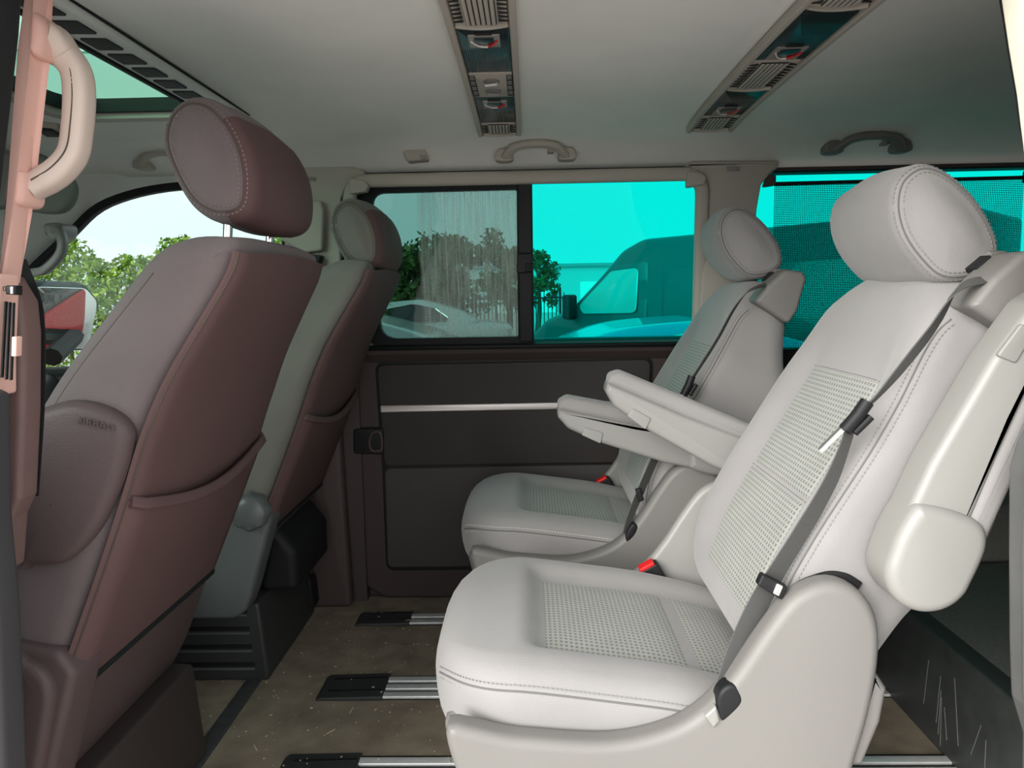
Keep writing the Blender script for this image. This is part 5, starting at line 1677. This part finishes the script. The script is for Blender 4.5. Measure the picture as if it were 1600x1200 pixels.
def panel_van(c, heading, label, paint):
    """c: middle of the van on the ground; heading: direction its nose points"""
    root = empty('panel_van', c, label, 'van')
    def vform(V, c, h): return xform(np.asarray(V, float) * np.array([1, 1, 0.895]), c, h)
    L, W, H = 6.2, 2.0, 2.52
    f, rr_ = L / 2, -L / 2
    prof = rpoly([(rr_, 0.35), (f - 0.05, 0.32), (f, 0.55), (f - 0.06, 0.95), (f - 0.35, 1.20), (f - 0.95, 1.42), (f - 1.75, 2.30), (f - 2.1, 2.46), (rr_ + 0.05, H), (rr_, H - 0.05)],
                 [.05, .1, .15, .15, .25, .2, .4, .5, .1, .1], 8)

    def tp(V):
        V = V.copy()
        V[:, 1] *= 1 - 0.09 * smooth01((V[:, 2] - 1.2) / 1.3)
        return V
    V, Fc = slab(prof, -W / 2, W / 2, 0.10, 5, disp=tp)
    body = build('body', (vform(V, c, heading), Fc), paint, root)

    def side(name, P, s, m, parent=body, d=0.012, r=0.01, inset=0.0, rad=0.05):
        V, Fc = slab(rpoly(P, rad, 6), 0, d, r * 0.5, 2)
        V = V.copy()
        V[:, 1] = s * (W / 2 - inset) + s * (V[:, 1])
        V = tp(V)
        return build(name, (vform(V, c, heading), Fc), m, parent)
    for s in (-1, 1):
        side('door_line', [(f - 2.25, 0.5), (f - 0.95, 0.5), (f - 0.90, 1.36), (f - 1.62, 2.06), (f - 2.25, 2.12)], s, paint, d=0.016, rad=0.08)
        w_ = side('cab_window', [(f - 2.10, 1.32), (f - 1.15, 1.30), (f - 1.05, 1.42), (f - 1.62, 1.98), (f - 2.10, 2.02)], s, M['van_glass'], d=0.022, rad=0.10)
        side('panel_line', [(rr_ + 0.25, 0.75), (f - 2.5, 0.75), (f - 2.5, 1.98), (rr_ + 0.25, 2.05)], s, paint, d=0.016, rad=0.10)
        side('rub_strip', [(rr_ + 0.1, 0.62), (f - 0.9, 0.62), (f - 0.9, 0.72), (rr_ + 0.1, 0.72)], s, M['black'], d=0.03, rad=0.02)
        mv, mf = slab(rpoly([(f - 1.08, 1.20), (f - 0.92, 1.22), (f - 0.92, 1.62), (f - 1.08, 1.62)], 0.05), W / 2 + 0.05, W / 2 + 0.26, 0.05)
        mv = mv * np.array([1, s, 1])
        build('side_mirror', (vform(mv, c, heading), mf), M['black'], body)
        for u in (f - 1.05, rr_ + 1.25):
            wheel(root, c, heading, u, s * (W / 2 - 0.12), 0.36)
    ws = np.array([(f - 0.97, y, 1.425 + 0.012) for y in (-0.8, 0.8)] + [(f - 1.72, y, 2.27 + 0.012) for y in (0.75, -0.75)])
    ws = np.vstack([ws, ws + np.array([0.02, 0, 0.02])])
    build('windscreen', (vform(ws, c, heading), [(0, 1, 2, 3), (7, 6, 5, 4), (0, 4, 5, 1), (1, 5, 6, 2), (2, 6, 7, 3), (3, 7, 4, 0)]), M['glass_car'], body, smooth=False)
    return root


M['van_glass'] = mat('bright_van_window', (0.30, 0.36, 0.35), 0.06, spec=0.7)
van_paint = mat('slate_van_paint', (0.060, 0.062, 0.066), 0.4, coat=0.4, noise=0.03, nscale=2)
# nose towards the left and away, tail to the right and nearer
pa = np.array([0.55, 12.0]); pb = np.array([5.3, 7.4])
hd_ = math.atan2(pa[1] - pb[1], pa[0] - pb[0])
mid = (pa + pb) / 2
panel_van((mid[0], mid[1] + 0.7, GZ), hd_, 'large slate panel van parked behind the turquoise window', van_paint)


def car(c, heading, label, paint, h=1.42, estate=False):
    root = empty('parked_car', c, label, 'car', 'cars parked beyond the sliding door')
    L, W = 4.4, 1.78
    f = L / 2
    k = h / 1.42
    low = rpoly([(-f, 0.30), (f - 0.1, 0.25), (f, 0.50), (f - 0.08, 0.72), (f - 1.05, 0.92 * k), (-f + 0.45, 0.98 * k), (-f + 0.05, 0.92 * k), (-f, 0.6)], [.1, .1, .1, .12, .3, .15, .1, .1], 6)

    def tp(V):
        V = V.copy()
        V[:, 1] *= 1 - 0.26 * smooth01((V[:, 2] - 0.85) / 0.6)
        return V
    V, Fc = slab(low, -W / 2, W / 2, 0.08, 5, disp=tp)
    body = build('body', (xform(V, c, heading), Fc), paint, root)
    tail = -f + (0.25 if estate else 0.75)
    cab = cr([(f - 1.12, 0.90 * k), (f - 1.55, 1.18 * k), (f - 2.0, 1.36 * k), (f - 2.6, h), (-0.5, h - 0.01), (tail + 0.65, h - 0.09), (tail + 0.15, 1.15 * k), (tail, 0.94 * k), (0.0, 0.85 * k)], 60)
    V, Fc = slab(cab, -W / 2 + 0.06, W / 2 - 0.06, 0.06, 5, 6, disp=tp)
    build('cabin', (xform(V, c, heading), Fc), paint, body)
    win = [(f - 1.52, 0.95 * k), (f - 1.98, 1.24 * k), (f - 2.5, 1.335 * k), (-0.4, 1.33 * k), (tail + 0.70, 1.25 * k), (tail + 0.38, 1.02 * k)]
    for s in (-1, 1):
        V, Fc = slab(rpoly(win, 0.06), 0, 0.012, 0.003, 2)
        V = V.copy(); V[:, 1] = s * (W / 2 - 0.055 + V[:, 1])
        w_ = build('side_window', (xform(tp(V), c, heading), Fc), M['glass_car'], body)
        rp_ = rpoly(win, 0.06)
        pth = np.stack([rp_[:, 0], np.full(len(rp_), s * (W / 2 - 0.04)), rp_[:, 1]], 1)
        build('window_chrome', tube(xform(tp(pth), c, heading), 0.012, 6, up=(0, 0, 1), closed=True) if False else sweep(xform(tp(pth), c, heading), circ(0.011, 6), up=(math.sin(heading) * -1, math.cos(heading), 0), closed=True), M['chrome'], w_)
        for u in (f - 0.85, -f + 0.85):
            wheel(root, c, heading, u, s * (W / 2 - 0.1), 0.32)
    return root


p_ = PY(945, 497, 4.9)
car((p_[0] + 0.3, 5.6, GZ), math.pi, 'blue car parked right below the turquoise window edge', mat('blue_car_paint', (0.10, 0.22, 0.34), 0.25, coat=0.8), h=p_[2] - GZ - 0.03)
car((-2.35, 8.3, GZ), math.pi * 0.99, 'grey car seen low through the streaked sliding pane', mat('grey_car_paint', (0.20, 0.20, 0.21), 0.3, coat=0.8), h=1.29)
car((-2.5, 14.3, GZ), math.pi * 1.02, 'silver car farther back behind the black window bar', mat('silver_car_paint', (0.50, 0.52, 0.53), 0.25, metal=0.6), h=1.40)


def tree(px, py_top, y, half, label, cols, trunk=True, n=2600, low=None, kind='tree', leaf=0.075):
    """tree placed on the ground at depth y under the picture point of its top"""
    t = PY(px, py_top, y)
    base = np.array([t[0], y, GZ])
    H = t[2] - GZ
    root = empty('leafy_tree' if kind == 'tree' else 'hedge_bush', tuple(base), label, kind, 'trees round the car park')
    z0 = GZ + (H * 0.28 if low is None else low)
    build('trunk', sweep(cr(np.array([base, base + np.array([0.03 * H, 0, H * 0.35]), base + np.array([0, 0, H * 0.8])]), 12, False), circ(0.045 * H ** 0.8, 8), up=(1, 0, 0), scale=np.linspace(1, 0.3, 12)), M['bark'], root)
    # clumps
    C = []
    nb = 16 if kind == 'tree' else 44
    fat = 1.0 if kind == 'tree' else 1.35
    for k in range(nb):
        a = rng.uniform(0, 2 * math.pi); q = rng.random() ** 0.5
        zz = rng.uniform(0.05, 0.90)
        wmax = half * math.sin(math.pi * min(0.98, 0.22 + 0.70 * zz)) ** 0.7
        C.append((base[0] + math.cos(a) * q * wmax * 0.75, base[1] + math.sin(a) * q * wmax * 0.75, z0 + (t[2] - z0) * zz, half * fat * rng.uniform(0.28, 0.45)))
    C = np.array(C)
    idx = rng.integers(0, nb, n)
    dirs = rng.normal(size=(n, 3)); dirs /= np.linalg.norm(dirs, axis=1, keepdims=True)
    rad = C[idx, 3] * rng.uniform(0.55, 1.05, n)
    ctr = C[idx, :3] + dirs * rad[:, None] * np.array([1, 1, 0.9])
    ctr[:, 2] = np.minimum(ctr[:, 2], t[2])
    sz = half * leaf * rng.uniform(0.7, 1.4, n)
    u = rng.normal(size=(n, 3)); u /= np.linalg.norm(u, axis=1, keepdims=True)
    v = np.cross(u, dirs + rng.normal(0, .3, (n, 3))); v /= np.linalg.norm(v, axis=1, keepdims=True)
    V = np.empty((n * 4, 3))
    V[0::4] = ctr - u * sz[:, None]; V[1::4] = ctr + v * sz[:, None] * 0.6; V[2::4] = ctr + u * sz[:, None]; V[3::4] = ctr - v * sz[:, None] * 0.6
    Fc = [(4 * i, 4 * i + 1, 4 * i + 2, 4 * i + 3) for i in range(n)]
    o = build('foliage', (V, Fc), M[cols], root, smooth=False)
    o['kind'] = 'stuff'
    return root


def leaf_mat(name, c1, c2):
    m = mat(name, c1, 0.6)
    nt = m.node_tree
    b = nt.nodes['Principled BSDF']
    g = nt.nodes.new('ShaderNodeNewGeometry')
    mx = nt.nodes.new('ShaderNodeMix'); mx.data_type = 'RGBA'
    nt.links.new(g.outputs['Random Per Island'], mx.inputs['Factor'])
    mx.inputs['A'].default_value = (*c1, 1); mx.inputs['B'].default_value = (*c2, 1)
    nt.links.new(mx.outputs['Result'], b.inputs['Base Color'])
    b.inputs['Specular IOR Level'].default_value = 0.08
    return m


M['bark'] = mat('tree_bark', (0.10, 0.075, 0.05), 0.9, noise=0.2, nscale=10)
M['leaf_dark'] = leaf_mat('dark_green_leaves', (0.03, 0.065, 0.02), (0.08, 0.13, 0.04))
M['leaf_bright'] = leaf_mat('fresh_green_leaves', (0.09, 0.20, 0.025), (0.32, 0.42, 0.07))
tree(625, 374, 17.2, 1.0, 'dark narrow tree at the left of the streaked pane', 'leaf_dark')
tree(703, 362, 20.3, 1.25, 'round tree in the middle of the streaked pane', 'leaf_dark')
tree(790, 358, 23.5, 1.0, 'tree beside the black window bar', 'leaf_dark')
tree(838, 385, 28, 0.9, 'small tree just right of the black window bar', 'leaf_dark')
tree(572, 415, 11.0, 0.45, 'low dark bush at the left end of the streaked pane', 'leaf_dark', low=0.1, kind='bush', n=5000)
# one continuous hedge behind the front side window
hx0, hx1, hy = PY(20, 400, 12.0)[0], PY(470, 400, 12.0)[0], 12.0
hg_ = empty('hedge', ((hx0 + hx1) / 2, hy, GZ), 'long fresh green hedge outside the front side window', 'hedge')
nl = 15000
hxs = rng.uniform(hx0, hx1, nl)
top = 0.914 - GZ + 0.78 + 0.16 * np.sin(hxs * 3.1) + 0.10 * np.sin(hxs * 7.7 + 1.0) + 0.07 * np.sin(hxs * 17.0) - 0.05 * (hxs < PY(90, 400, 12)[0])
hz = GZ + 0.1 + (top - 0.1) * rng.random(nl) ** 0.6
hyy = hy + rng.uniform(-0.5, 0.5, nl) * np.minimum(1, (GZ + top - hz) / 0.5 + 0.35)
ctr = np.stack([hxs, hyy, hz], 1)
u_ = rng.normal(size=(nl, 3)); u_ /= np.linalg.norm(u_, axis=1, keepdims=True)
v_ = np.cross(u_, rng.normal(size=(nl, 3))); v_ /= np.linalg.norm(v_, axis=1, keepdims=True)
sz_ = rng.uniform(0.028, 0.06, nl)[:, None]
V = np.empty((nl * 4, 3))
V[0::4] = ctr - u_ * sz_; V[1::4] = ctr + v_ * sz_ * 0.6; V[2::4] = ctr + u_ * sz_; V[3::4] = ctr - v_ * sz_ * 0.6
fo_ = build('foliage', (V, [(4 * i, 4 * i + 1, 4 * i + 2, 4 * i + 3) for i in range(nl)]), M['leaf_bright'], hg_, smooth=False)
fo_['kind'] = 'stuff'
for k in range(9):
    x = hx0 + (hx1 - hx0) * (k + 0.5) / 9
    build('stem', sweep(cr(np.array([(x, hy, GZ), (x + 0.05, hy, GZ + 0.7), (x - 0.03, hy + 0.05, GZ + 1.7)]), 10, False), circ(0.04, 7), up=(1, 0, 0), scale=np.linspace(1, 0.35, 10)), M['bark'], hg_)

# warehouse
wh = empty('warehouse', (2, 60, GZ), 'long pale warehouse on the horizon behind the parked van', 'building')
zt_ = PY(880, 412, 60)[2]
build('wall', box(-26, 14, 60, 75, GZ, zt_), mat('pale_cladding', (0.42, 0.48, 0.50), 0.6), wh, smooth=False)
build('roof_edge', box(-26.3, 14.3, 59.7, 75.3, zt_ - 0.25, zt_), mat('grey_roof_edge', (0.25, 0.28, 0.30), 0.6), wh, smooth=False)
for k in range(5):
    x = -6 + k * 3.4
    build('loading_door', box(x, x + 1.5, 59.85, 60.02, GZ, GZ + 2.4), mat('white_roller_door', (0.75, 0.78, 0.78), 0.5), wh, smooth=False)
# fence
fn = empty('metal_fence', (0.3, 18.6, GZ), 'black railing fence behind the parked cars', 'fence')
for k in range(34):
    x = -2.4 + k * 0.10
    build('post' if k % 8 == 0 else 'picket', box(x - (.03 if k % 8 == 0 else .012), x + (.03 if k % 8 == 0 else .012), 18.57, 18.63, GZ, GZ + (1.62 if k % 8 == 0 else 1.5)), M['black'], fn, smooth=False)
for z in (0.25, 1.35):
    build('rail', box(-2.45, 0.98, 18.58, 18.62, GZ + z, GZ + z + 0.04), M['black'], fn, smooth=False)
# street lamp
q = PY(590, 336, 22)
sl_ = empty('street_lamp', (q[0] - 0.25, 22, GZ), 'curved street lamp at the left edge of the streaked pane', 'street lamp')
build('pole', tube(cr(np.array([(q[0] - .25, 22, GZ), (q[0] - .25, 22, q[2] - 0.2), (q[0] - .22, 22, q[2] + 0.02), (q[0] - 0.08, 22, q[2] + 0.1), (q[0] + 0.02, 22, q[2])]), 40, False), 0.03, 8, up=(0, 1, 0)), M['base_plastic'], sl_)
build('lamp_head', slab(cr([(q[0] - 0.05, q[2] + .02), (q[0] + 0.12, q[2] + 0.04), (q[0] + 0.2, q[2] - 0.08), (q[0] + .02, q[2] - 0.10)], 24), 21.9, 22.1, 0.03), M['base_plastic'], sl_)
